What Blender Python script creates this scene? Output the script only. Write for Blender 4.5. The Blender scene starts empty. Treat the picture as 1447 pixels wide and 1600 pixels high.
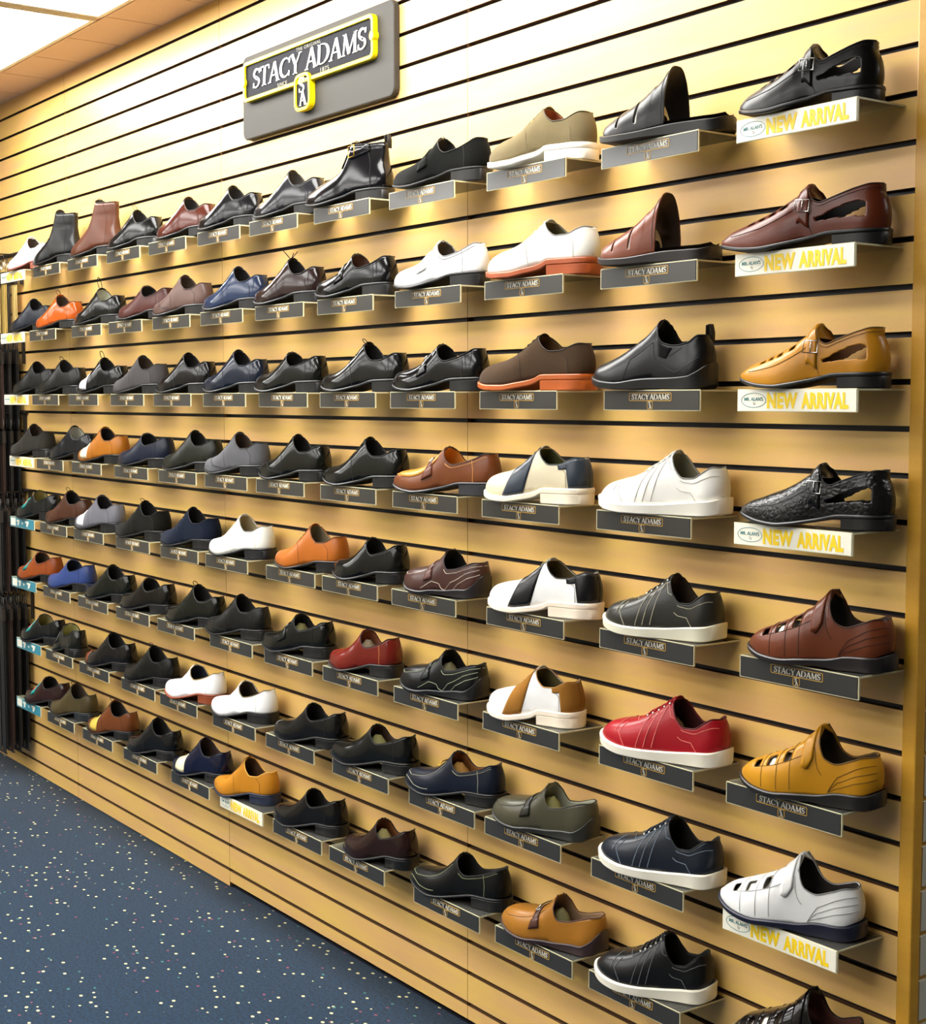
import bpy, bmesh, math, random
import numpy as np
from mathutils import Matrix, Vector
random.seed(7)
SC = bpy.context.scene
COL = SC.collection
# ------------------------------------------------------------------ camera
ZF = 2.115                      # height of the reference groove above the floor
cam_d = bpy.data.cameras.new('camera'); cam = bpy.data.objects.new('camera', cam_d); COL.objects.link(cam)
F_PX = 2285.35
cam_d.sensor_fit = 'HORIZONTAL'; cam_d.sensor_width = 36.0; cam_d.lens = 36.0*F_PX/1447.0
cam_d.clip_start = 0.05; cam_d.clip_end = 60
RT = Vector((0.588077, 0.808805, -0.000179)); DN = Vector((0.0621220, -0.0453890, -0.9970360)); FW = Vector((-0.8064157, 0.5863228, -0.0769368))
m = Matrix.Identity(4)
for i in range(3):
    m[i][0] = RT[i]; m[i][1] = -DN[i]; m[i][2] = -FW[i]
m.translation = (0.0, -1.97747, -0.63737+ZF)
cam.matrix_world = m
SC.camera = cam
# ------------------------------------------------------------------ world, exposure
w = bpy.data.worlds.new('world'); SC.world = w; w.use_nodes = True
bg = w.node_tree.nodes['Background']; bg.inputs[0].default_value = (1.0, 0.96, 0.9, 1); bg.inputs[1].default_value = 0.35
SC.view_settings.view_transform = 'Standard'; SC.view_settings.look = 'None'
SC.view_settings.exposure = 0.42; SC.view_settings.gamma = 1.0; SC.view_settings.use_curve_mapping = False
TROFFER_W = 9.5                # emission strength of the ceiling troffers
CEIL = ZF + 6.8*0.0762
LEFT, RIGHT, FRONT = -8.2, 2.6, -5.2
# ------------------------------------------------------------------ materials
def lin(c):
    return tuple(((v/255)/12.92 if v/255 <= .04045 else ((v/255+.055)/1.055)**2.4) for v in c)
MATS = {}
def mat(name, rgb, rough=.5, metal=0.0, coat=0.0, spec=.5, bump=None, sheen=0.0, noise=None, emit=None):
    if name in MATS: return MATS[name]
    M = bpy.data.materials.new(name); M.use_nodes = True; MATS[name] = M
    nt = M.node_tree; b = nt.nodes['Principled BSDF']
    c = lin(rgb)+(1,)
    b.inputs['Base Color'].default_value = c; b.inputs['Roughness'].default_value = rough
    b.inputs['Metallic'].default_value = metal; b.inputs['Coat Weight'].default_value = coat
    b.inputs['Coat Roughness'].default_value = .12
    b.inputs['Specular IOR Level'].default_value = spec; b.inputs['Sheen Weight'].default_value = sheen
    if bump or noise:
        tc = nt.nodes.new('ShaderNodeTexCoord'); n = nt.nodes.new('ShaderNodeTexNoise')
        sc, st = (bump or (0, 0)); n.inputs['Scale'].default_value = sc or noise[0]; n.inputs['Detail'].default_value = 3
        nt.links.new(tc.outputs['Object'], n.inputs['Vector'])
        if bump:
            bm_ = nt.nodes.new('ShaderNodeBump'); bm_.inputs['Strength'].default_value = st; bm_.inputs['Distance'].default_value = .002
            nt.links.new(n.outputs['Fac'], bm_.inputs['Height']); nt.links.new(bm_.outputs[0], b.inputs['Normal'])
        if noise:
            n2 = nt.nodes.new('ShaderNodeTexNoise'); n2.inputs['Scale'].default_value = noise[0]; n2.inputs['Detail'].default_value = 2
            nt.links.new(tc.outputs['Object'], n2.inputs['Vector'])
            mx = nt.nodes.new('ShaderNodeMix'); mx.data_type = 'RGBA'
            mx.inputs[6].default_value = c; mx.inputs[7].default_value = tuple(v*noise[1] for v in c[:3])+(1,)
            nt.links.new(n2.outputs['Fac'], mx.inputs[0]); nt.links.new(mx.outputs[2], b.inputs['Base Color'])
    if emit:
        b.inputs['Emission Color'].default_value = (1, .985, .95, 1); b.inputs['Emission Strength'].default_value = emit
    return M
def leather(rgb): return mat('leather_%d_%d_%d' % rgb, rgb, .32, coat=.05, spec=.28, bump=(220, .10), noise=(14, .72))
def patent(rgb): return mat('polished_leather_%d_%d_%d' % rgb, rgb, .15, coat=.12, spec=.35, bump=(30, .06))
def suede(rgb): return mat('suede_%d_%d_%d' % rgb, rgb, .95, spec=.1, sheen=.04, bump=(500, .3), noise=(26, .75))
def croc(rgb):
    k = 'croc'
    if k in MATS: return MATS[k]
    M = mat(k, rgb, .3, coat=.1, spec=.35); nt = M.node_tree; b = nt.nodes['Principled BSDF']
    tc = nt.nodes.new('ShaderNodeTexCoord'); v = nt.nodes.new('ShaderNodeTexVoronoi'); v.inputs['Scale'].default_value = 105
    v.feature = 'DISTANCE_TO_EDGE'
    bm_ = nt.nodes.new('ShaderNodeBump'); bm_.inputs['Strength'].default_value = .5; bm_.inputs['Distance'].default_value = .003
    nt.links.new(tc.outputs['Object'], v.inputs['Vector']); nt.links.new(v.outputs['Distance'], bm_.inputs['Height'])
    nt.links.new(bm_.outputs[0], b.inputs['Normal'])
    return M
FIN_ = dict(leather=leather, patent=patent, suede=suede, croc=croc)
def deep(f): return lambda rgb: f(tuple(int(v*.72) for v in rgb) if max(rgb) < 62 else rgb)
FIN = {k_: deep(v_) for k_, v_ in FIN_.items()}
def rubber(rgb): return mat('rubber_%d_%d_%d' % rgb, rgb, .42)
STEEL = mat('steel', (190, 190, 185), .25, metal=1)
GOLD = mat('brass', (215, 170, 70), .3, metal=1)
def wood_mat(name, a, bcol, seed):
    M = bpy.data.materials.new(name); M.use_nodes = True; MATS[name] = M
    nt = M.node_tree; b = nt.nodes['Principled BSDF']; b.inputs['Roughness'].default_value = .38
    tc = nt.nodes.new('ShaderNodeTexCoord'); mp = nt.nodes.new('ShaderNodeMapping')
    mp.inputs['Scale'].default_value = (.9, 1, 7); mp.inputs['Location'].default_value = (seed, 0, seed)
    n = nt.nodes.new('ShaderNodeTexNoise'); n.inputs['Scale'].default_value = 3.2; n.inputs['Detail'].default_value = 5; n.inputs['Roughness'].default_value = .6
    n3 = nt.nodes.new('ShaderNodeTexNoise'); n3.inputs['Scale'].default_value = 420; n3.inputs['Detail'].default_value = 2
    ramp = nt.nodes.new('ShaderNodeValToRGB'); ramp.color_ramp.elements[0].position = .34; ramp.color_ramp.elements[1].position = .66
    ramp.color_ramp.elements[0].color = lin(a)+(1,); ramp.color_ramp.elements[1].color = lin(bcol)+(1,)
    mx = nt.nodes.new('ShaderNodeMix'); mx.data_type = 'RGBA'; mx.blend_type = 'MULTIPLY'; mx.inputs[0].default_value = .16
    nt.links.new(tc.outputs['Object'], mp.inputs[0]); nt.links.new(mp.outputs[0], n.inputs['Vector']); nt.links.new(tc.outputs['Object'], n3.inputs['Vector'])
    nt.links.new(n.outputs['Fac'], ramp.inputs[0]); nt.links.new(ramp.outputs[0], mx.inputs[6]); nt.links.new(n3.outputs['Fac'], mx.inputs[7])
    nt.links.new(mx.outputs[2], b.inputs['Base Color'])
    return M
WOOD = wood_mat('maple_laminate', (240, 198, 106), (232, 183, 120), 0)
POSTW = wood_mat('maple_trim', (222, 168, 58), (212, 156, 50), 3)
GROOVE = mat('groove_black', (16, 14, 24), .5)
MDF = mat('groove_lip', (96, 62, 30), .8)
PALE = mat('pale_laminate', (205, 205, 190), .5)
# clear acrylic: mostly see-through with a fresnel reflection
def acrylic():
    M = bpy.data.materials.new('clear_acrylic'); M.use_nodes = True; nt = M.node_tree; nt.nodes.clear()
    o = nt.nodes.new('ShaderNodeOutputMaterial'); t = nt.nodes.new('ShaderNodeBsdfTransparent'); t.inputs[0].default_value = (.80, .81, .77, 1)
    g = nt.nodes.new('ShaderNodeBsdfGlossy'); g.inputs['Roughness'].default_value = .06
    d = nt.nodes.new('ShaderNodeBsdfDiffuse'); d.inputs[0].default_value = (.75, .75, .68, 1)
    f = nt.nodes.new('ShaderNodeFresnel'); f.inputs[0].default_value = 1.45
    a = nt.nodes.new('ShaderNodeMixShader'); b = nt.nodes.new('ShaderNodeMixShader'); a.inputs[0].default_value = .07
    nt.links.new(t.outputs[0], a.inputs[1]); nt.links.new(d.outputs[0], a.inputs[2])
    nt.links.new(f.outputs[0], b.inputs[0]); nt.links.new(a.outputs[0], b.inputs[1]); nt.links.new(g.outputs[0], b.inputs[2])
    nt.links.new(b.outputs[0], o.inputs[0]); return M
ACRYL = acrylic()
ACRYL_EDGE = mat('acrylic_edge', (214, 208, 170), .3)
# ------------------------------------------------------------------ helpers
def link(name, me, parent=None, mats=None, smooth=False):
    o = bpy.data.objects.new(name, me); COL.objects.link(o)
    if mats:
        for m_ in (mats if isinstance(mats, (list, tuple)) else [mats]): me.materials.append(m_)
    if smooth: me.polygons.foreach_set('use_smooth', [True]*len(me.polygons))
    if parent: o.parent = parent
    return o
class MB:
    def __init__(s): s.v = []; s.f = []; s.mi = []
    def add(s, vs, fs, mi=0):
        b = len(s.v); s.v += [tuple(map(float, p)) for p in vs]; s.f += [tuple(b+i for i in f) for f in fs]; s.mi += [mi]*len(fs)
    def box(s, a, b, mi=0):
        x0, y0, z0 = a; x1, y1, z1 = b
        s.add([(x0,y0,z0),(x1,y0,z0),(x1,y1,z0),(x0,y1,z0),(x0,y0,z1),(x1,y0,z1),(x1,y1,z1),(x0,y1,z1)],
              [(0,3,2,1),(4,5,6,7),(0,1,5,4),(1,2,6,5),(2,3,7,6),(3,0,4,7)], mi)
    def grid(s, P, mi=0, flip=False):
        nu, nv = len(P), len(P[0]); vs = [p for r in P for p in r]; fs = []
        for i in range(nu-1):
            for j in range(nv-1):
                q = (i*nv+j, i*nv+j+1, (i+1)*nv+j+1, (i+1)*nv+j)
                fs.append(q[::-1] if flip else q)
        s.add(vs, fs, mi)
    def tube(s, pts, r, n=6, mi=0, closed=False):
        pts = [Vector(p) for p in pts]; N = len(pts); rings = []
        for i, p in enumerate(pts):
            a = pts[(i-1) % N] if (i or closed) else p; b = pts[(i+1) % N] if (i < N-1 or closed) else p
            t = (b-a).normalized(); u = t.orthogonal().normalized() if i == 0 else (pu - t*pu.dot(t)).normalized()
            pu = u; v = t.cross(u)
            rings.append([p+(u*math.cos(2*math.pi*k/n)+v*math.sin(2*math.pi*k/n))*r for k in range(n)])
        vs = [q for R in rings for q in R]; fs = []
        for i in range(N if closed else N-1):
            for k in range(n):
                i2 = (i+1) % N; fs.append((i*n+k, i*n+(k+1) % n, i2*n+(k+1) % n, i2*n+k))
        if not closed: fs += [tuple(range(n))[::-1], tuple((N-1)*n+k for k in range(n))]
        s.add(vs, fs, mi)
    def prism(s, poly, y0, y1, mi=0):
        # polygon in (x,z) extruded along y
        n = len(poly); vs = [(x, y0, z) for x, z in poly]+[(x, y1, z) for x, z in poly]
        s.add(vs, [tuple(range(n)), tuple(range(2*n-1, n-1, -1))]+[(i, n+i, n+(i+1) % n, (i+1) % n) for i in range(n)], mi)
    def build(s, name, mats, parent=None, smooth=False, weld=0):
        me = bpy.data.meshes.new(name); me.from_pydata(s.v, [], s.f); me.polygons.foreach_set('material_index', s.mi)
        if weld:
            bm = bmesh.new(); bm.from_mesh(me); bmesh.ops.remove_doubles(bm, verts=bm.verts, dist=weld)
            bmesh.ops.dissolve_degenerate(bm, edges=bm.edges, dist=1e-6); bm.to_mesh(me); bm.free()
        return link(name, me, parent, mats, smooth)
def thing(name, label, cat, loc, rz=0, group=None):
    o = bpy.data.objects.new(name, None); COL.objects.link(o); o.location = loc; o.rotation_euler = (0, 0, rz)
    o.empty_display_size = .05
    o['label'] = label; o['category'] = cat
    if group: o['group'] = group
    return o
def struct(o): o['kind'] = 'structure'; return o
def bevel(o, w_=.002, seg=2):
    b = o.modifiers.new('bevel', 'BEVEL'); b.width = w_; b.segments = seg; b.limit_method = 'ANGLE'; return o
def rrect(cx, cz, w_, h, r, n=5):
    out = []
    for (sx, sz, a0) in ((1, 1, 0), (-1, 1, 90), (-1, -1, 180), (1, -1, 270)):
        for k in range(n+1):
            a = math.radians(a0+90*k/n); out.append((cx+sx*(w_/2-r)+r*math.cos(a), cz+sz*(h/2-r)+r*math.sin(a)))
    return out
def ring(mb, outer, inner, y0, y1, mi=0):
    n = len(outer)
    vs = [(x, y0, z) for x, z in outer]+[(x, y0, z) for x, z in inner]+[(x, y1, z) for x, z in outer]+[(x, y1, z) for x, z in inner]
    fs = []
    for i in range(n):
        j = (i+1) % n
        fs += [(i, j, n+j, n+i), (2*n+i, 3*n+i, 3*n+j, 2*n+j), (i, 2*n+i, 2*n+j, j), (n+i, n+j, 3*n+j, 3*n+i)]
    mb.add(vs, fs, mi)
# ------------------------------------------------------------------ lettering (flared roman capitals drawn as strokes)
def bar(x0, z0, x1, z1, t):
    d = Vector((x1-x0, z1-z0)); n = Vector((-d.y, d.x)).normalized()*t/2
    return [(x0+n.x, z0+n.y), (x0-n.x, z0-n.y), (x1-n.x, z1-n.y), (x1+n.x, z1+n.y)]
def arc(cx, cz, rx, rz, a0, a1, tf, n=14):
    qs = []
    for k in range(n):
        p = []
        for kk in (k, k+1):
            u = kk/n; a = math.radians(a0+(a1-a0)*u); t = tf(u)/2
            p.append(((cx+(rx+t)*math.cos(a), cz+(rz+t)*math.sin(a)), (cx+(rx-t)*math.cos(a), cz+(rz-t)*math.sin(a))))
        qs.append([p[0][0], p[0][1], p[1][1], p[1][0]])
    return qs
def sf(x, z, w_=.2): return [(x-w_/2, z-.02), (x+w_/2, z-.02), (x+w_/2, z+.02), (x-w_/2, z+.02)]
def glyph(c):
    if c == 'T': return .78, [bar(.39, 0, .39, 1, .15), sf(.39, .02, .34), [(.02,.93),(.76,.93),(.76,1),(.02,1)], bar(.04,.78,.04,1,.05), bar(.74,.78,.74,1,.05)]
    if c == 'A': return .92, [bar(.12, 0, .44, 1, .07), bar(.44, 1, .80, 0, .16), bar(.22, .34, .68, .34, .06), sf(.12, .02, .24), sf(.80, .02, .28)]
    if c == 'Y': return .86, [bar(.10, 1, .43, .45, .15), bar(.76, 1, .43, .45, .06), bar(.43, .48, .43, 0, .14), sf(.12, .98, .26), sf(.76, .98, .22), sf(.43, .02, .3)]
    if c == 'C': return .92, arc(.50, .5, .40, .45, 42, 318, lambda u: .05+.11*math.sin(math.pi*u)**2)+[bar(.80,.68,.82,.96,.05), bar(.80,.04,.82,.3,.05)]
    if c == 'D': return .98, [bar(.16, 0, .16, 1, .15), sf(.16, .02, .28), sf(.16, .98, .28)]+arc(.40, .5, .46, .47, 92, -92, lambda u: .05+.11*math.sin(math.pi*u)**2)+[bar(.16,.97,.42,.97,.05), bar(.16,.03,.42,.03,.05)]
    if c == 'M': return 1.14, [bar(.16, 0, .20, 1, .06), bar(.20, 1, .56, .05, .15), bar(.56, .05, .92, 1, .06), bar(.92, 1, .98, 0, .15), sf(.15, .02, .24), sf(.98, .02, .28), sf(.16, .98, .2), sf(.96, .98, .2)]
    if c == 'S': return .66, arc(.33, .74, .22, .22, 30, 250, lambda u: .06+.09*math.sin(math.pi*u)**2)+arc(.33, .27, .24, .23, 95, -150, lambda u: .13-.08*u)+[bar(.22, .58, .42, .46, .15), bar(.55,.74,.56,.98,.05), bar(.09,.04,.10,.30,.05)]
    return .3, []
def word(mb, text, x, z, h, y0, y1, mi=0, gap=.03, wscale=1.0, shear=0.0):
    widths = [glyph(c)[0]+gap for c in text]; tot = sum(widths)*h*wscale; cx = x-tot/2
    for c, wd in zip(text, widths):
        for q in glyph(c)[1]:
            mb.prism([(cx+(px+shear*pz)*h*wscale, z+pz*h) for px, pz in q], y0, y1, mi)
        cx += wd*h*wscale
    return tot
def sans(name, text, x, z, size, y, material, parent, sx=1.0, fat=0.0, ext=.0004, space=1.0):
    cu = bpy.data.curves.new(name, 'FONT'); cu.body = text; cu.size = size; cu.align_x = 'CENTER'; cu.extrude = ext; cu.offset = fat
    cu.space_character = space; cu.resolution_u = 3
    o = bpy.data.objects.new(name, cu); me = bpy.data.meshes.new_from_object(o)
    for v in me.vertices:
        a, b, c = v.co; v.co = (x+a*sx, y-c, z+b)
    bpy.data.objects.remove(o); me.materials.clear()
    return link(name, me, parent, material)
def ZG(g): return ZF-g*0.0762
PLACE = {
 1: [(-1.648, 0.256), (-1.985, 0.278), (-2.344, 0.265), (-2.701, 0.286), (-3.095, 0.296), (-3.387, 0.27), (-3.722, 0.27), (-4.004, 0.27), (-4.371, 0.27), (-4.69, 0.27), (-5.047, 0.27), (-5.318, 0.27)],
 2: [(-1.656, 0.306), (-2.002, 0.253), (-2.34, 0.281), (-2.703, 0.278), (-3.061, 0.271), (-3.392, 0.27), (-3.696, 0.27), (-4.036, 0.27), (-4.294, 0.27), (-4.668, 0.27), (-5.042, 0.27), (-5.307, 0.27)],
 3: [(-1.63, 0.267), (-2.012, 0.265), (-2.361, 0.294), (-2.706, 0.284), (-3.028, 0.294), (-3.387, 0.27), (-3.703, 0.27), (-4.022, 0.27), (-4.351, 0.27), (-4.658, 0.27), (-5.024, 0.27), (-5.294, 0.27)],
 4: [(-1.619, 0.276), (-1.979, 0.276), (-2.353, 0.269), (-2.683, 0.32), (-3.025, 0.288), (-3.374, 0.27), (-3.702, 0.27), (-3.985, 0.27), (-4.315, 0.27), (-4.664, 0.27), (-4.936, 0.27), (-5.338, 0.27)],
 5: [(-1.603, 0.259), (-1.977, 0.253), (-2.33, 0.284), (-2.68, 0.244), (-3.001, 0.248), (-3.29, 0.27), (-3.68, 0.27), (-4.007, 0.27), (-4.351, 0.27), (-4.706, 0.27), (-4.988, 0.27), (-5.284, 0.27)],
 6: [(-1.618, 0.256), (-1.97, 0.276), (-2.358, 0.24), (-2.691, 0.251), (-3.028, 0.24), (-3.359, 0.27), (-3.708, 0.27), (-3.979, 0.27), (-4.32, 0.27), (-4.625, 0.27), (-4.97, 0.27), (-5.285, 0.27)],
 7: [(-1.658, 0.268), (-1.977, 0.267), (-2.326, 0.269), (-2.652, 0.294), (-2.991, 0.293), (-3.299, 0.27), (-3.674, 0.27), (-3.987, 0.27), (-4.305, 0.27), (-4.632, 0.27), (-4.991, 0.27), (-5.266, 0.27)],
 8: [(-1.631, 0.24), (-1.991, 0.24), (-2.296, 0.266), (-2.63, 0.297), (-2.963, 0.24), (-3.304, 0.27), (-3.668, 0.27), (-3.95, 0.27), (-4.289, 0.27), (-4.626, 0.27), (-4.979, 0.27), (-5.233, 0.27)],
}
SHELF_X = {
 1: [-1.64, -1.985, -2.345, -2.717, -3.057, -3.397, -3.71, -4.045, -4.368, -4.706, -5.038, -5.384],
 2: [-1.639, -1.985, -2.352, -2.694, -3.044, -3.37, -3.699, -4.025, -4.363, -4.683, -5.09, -5.4],
 3: [-1.629, -1.973, -2.369, -2.715, -3.035, -3.354, -3.688, -4.026, -4.358, -4.722, -5.076, -5.377],
 4: [-1.633, -1.992, -2.361, -2.707, -3.036, -3.375, -3.685, -3.999, -4.336, -4.706, -5.046, -5.334],
 5: [-1.615, -1.981, -2.344, -2.713, -3.031, -3.324, -3.687, -3.994, -4.334, -4.699, -5.025, -5.343],
 6: [-1.643, -1.98, -2.357, -2.705, -3.031, -3.34, -3.666, -4.025, -4.344, -4.674, -5.007, -5.341],
 7: [-1.647, -2.001, -2.35, -2.643, -2.987, -3.335, -3.654, -4.015, -4.311, -4.674, -4.996, -5.305],
 8: [-1.662, -2.006, -2.312, -2.624, -3.006, -3.3, -3.614, -3.942, -4.305, -4.655, -4.993, -5.32],
}
# ------------------------------------------------------------------ shoe builder
def curve(pts):
    xs = np.array([p[0] for p in pts], float); ys = np.array([p[1] for p in pts], float)
    d = np.diff(ys)/np.diff(xs); mslope = np.zeros(len(xs)); mslope[0] = d[0]; mslope[-1] = d[-1]
    for i in range(1, len(xs)-1):
        mslope[i] = 0 if d[i-1]*d[i] <= 0 else 2*d[i-1]*d[i]/(d[i-1]+d[i])
    def f(x):
        x = min(max(x, xs[0]), xs[-1]); i = min(int(np.searchsorted(xs, x, side='right'))-1, len(xs)-2)
        h = xs[i+1]-xs[i]; u = (x-xs[i])/h
        return (2*u**3-3*u*u+1)*ys[i]+(u**3-2*u*u+u)*h*mslope[i]+(-2*u**3+3*u*u)*ys[i+1]+(u**3-u*u)*h*mslope[i+1]
    return f
DRESS_B = [(0,.026),(.26,.024),(.42,.013),(.58,.003),(.68,0),(.80,.002),(.92,.008),(1,.014)]
DRESS_RIDGE = [(0,.26),(.14,.19),(.25,.150),(.33,.128),(.38,.117),(.43,.106),(.48,.092),(.54,.077),(.60,.065),(.66,.057),(.74,.051),(.82,.047),(.90,.042),(.96,.036),(1,.031)]
FORMS = {
 'dress': dict(w=.044, waist=.034, heel=.0335, toe_b=.60, toe_n=1.75, bottom=DRESS_B, th=[(0,.004),(1,.005)], heel_h=True, ridge=DRESS_RIDGE,
    top=[(0,.084),(.04,.085),(.11,.079),(.20,.070),(.28,.069),(.34,.079),(.39,.097),(.425,.112),(.47,.14),(.6,.2)]),
 'loafer': dict(w=.044, waist=.035, heel=.0335, toe_b=.64, toe_n=1.9, bottom=DRESS_B, th=[(0,.004),(1,.005)], heel_h=True, ridge=[(0,.28),(.14,.20),(.25,.155),(.34,.130),(.40,.112),(.45,.098),(.50,.083),(.56,.069),(.62,.060),(.70,.054),(.80,.050),(.88,.046),(.95,.040),(1,.032)],
    top=[(0,.086),(.04,.086),(.12,.078),(.24,.067),(.34,.062),(.39,.069),(.43,.087),(.46,.108),(.50,.14),(.6,.2)]),
 'boot': dict(w=.045, waist=.036, heel=.035, toe_b=.60, toe_n=1.8, bottom=DRESS_B, th=[(0,.004),(1,.005)], heel_h=True,
    ridge=[(0,.48),(.10,.42),(.22,.33),(.30,.26),(.36,.205),(.40,.165),(.44,.132),(.49,.104),(.55,.085),(.64,.069),(.72,.058),(.80,.051),(.88,.045),(.95,.039),(1,.032)],
    top=[(0,.172),(.10,.170),(.30,.171),(.36,.176),(.40,.22),(.5,.25)]),
 'bucks': dict(w=.048, waist=.040, heel=.036, toe_b=.70, toe_n=2.1, bottom=[(0,.021),(.33,.021),(.40,.012),(.55,.004),(.66,0),(.82,.001),(.93,.006),(1,.010)], th=[(0,.011),(1,.011)], heel_h=True,
    ridge=[(0,.26),(.14,.19),(.25,.150),(.34,.128),(.40,.116),(.45,.106),(.50,.094),(.56,.081),(.64,.070),(.72,.063),(.80,.059),(.88,.053),(.95,.046),(1,.037)],
    top=[(0,.093),(.04,.094),(.11,.089),(.20,.080),(.28,.079),(.34,.088),(.39,.103),(.425,.116),(.47,.15),(.6,.2)]),
 'sneaker': dict(w=.050, waist=.043, heel=.038, toe_b=.72, toe_n=2.2, bottom=[(0,.007),(.08,.001),(.2,0),(.7,0),(.85,.003),(1,.013)], th=[(0,.024),(.12,.023),(.4,.016),(.7,.013),(1,.013)], heel_h=False,
    ridge=[(0,.26),(.14,.19),(.24,.152),(.32,.130),(.37,.118),(.42,.108),(.48,.096),(.56,.083),(.64,.073),(.72,.066),(.80,.061),(.88,.055),(.95,.046),(1,.036)],
    top=[(0,.088),(.04,.089),(.11,.081),(.20,.068),(.26,.068),(.32,.082),(.36,.102),(.395,.122),(.45,.16),(.6,.2)]),
 'moc': dict(w=.048, waist=.040, heel=.037, toe_b=.70, toe_n=2.1, bottom=[(0,.014),(.06,.003),(.15,0),(.4,.003),(.5,.004),(.65,0),(.8,.002),(.92,.010),(1,.018)], th=[(0,.020),(.2,.018),(.4,.010),(.7,.007),(1,.006)], heel_h=False,
    ridge=[(0,.30),(.14,.21),(.25,.160),(.33,.132),(.39,.114),(.45,.095),(.51,.080),(.58,.070),(.64,.065),(.72,.061),(.80,.058),(.88,.053),(.95,.045),(1,.034)],
    top=[(0,.080),(.04,.080),(.14,.074),(.26,.064),(.34,.062),(.39,.078),(.42,.11),(.47,.16),(.55,.2)]),
 'fisher': dict(w=.045, waist=.036, heel=.034, toe_b=.58, toe_n=1.75, bottom=[(0,.020),(.28,.019),(.42,.011),(.58,.003),(.68,0),(.80,.002),(.92,.008),(1,.014)], th=[(0,.005),(1,.006)], heel_h=True,
    ridge=[(0,.32),(.14,.24),(.25,.185),(.34,.140),(.40,.117),(.44,.104),(.50,.089),(.58,.074),(.66,.063),(.74,.055),(.82,.047),(.90,.040),(.95,.035),(1,.029)],
    top=[(0,.097),(.05,.097),(.15,.092),(.28,.079),(.35,.072),(.39,.078),(.425,.097),(.46,.12),(.55,.2)]),
 'velcro': dict(w=.049, waist=.042, heel=.038, toe_b=.66, toe_n=2.0, bottom=[(0,.006),(.08,0),(.3,0),(.42,.004),(.55,.003),(.66,0),(.82,.002),(1,.014)], th=[(0,.026),(.25,.024),(.42,.012),(.7,.010),(1,.009)], heel_h=False,
    ridge=[(0,.34),(.14,.25),(.25,.190),(.33,.155),(.39,.130),(.44,.114),(.50,.101),(.58,.087),(.66,.076),(.74,.067),(.82,.058),(.90,.049),(.95,.042),(1,.032)],
    top=[(0,.086),(.05,.087),(.15,.080),(.26,.071),(.33,.078),(.37,.098),(.40,.135),(.45,.18),(.55,.2)]),
 'slipon': dict(w=.048, waist=.042, heel=.038, toe_b=.70, toe_n=2.1, bottom=[(0,.010),(.08,.001),(.2,0),(.45,.002),(.65,0),(.82,.003),(1,.014)], th=[(0,.024),(.25,.018),(.5,.014),(.7,.010),(1,.010)], heel_h=False,
    ridge=[(0,.34),(.14,.25),(.25,.190),(.34,.150),(.40,.128),(.46,.110),(.52,.096),(.60,.082),(.68,.070),(.76,.061),(.84,.054),(.92,.047),(1,.034)],
    top=[(0,.098),(.05,.098),(.14,.085),(.24,.080),(.32,.085),(.37,.100),(.40,.135),(.46,.18),(.55,.2)]),
 'slide': dict(w=.049, waist=.043, heel=.039, toe_b=.70, toe_n=2.1, bottom=[(0,.006),(.08,0),(.4,.001),(.65,0),(.85,.003),(1,.013)], th=[(0,.022),(.3,.020),(.6,.013),(1,.012)], heel_h=False,
    ridge=[(0,.34),(.14,.25),(.25,.19),(.36,.150),(.42,.124),(.48,.106),(.56,.088),(.64,.074),(.72,.064),(.80,.056),(.90,.046),(1,.036)],
    top=[(0,.3),(1,.3)]),
}
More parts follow.
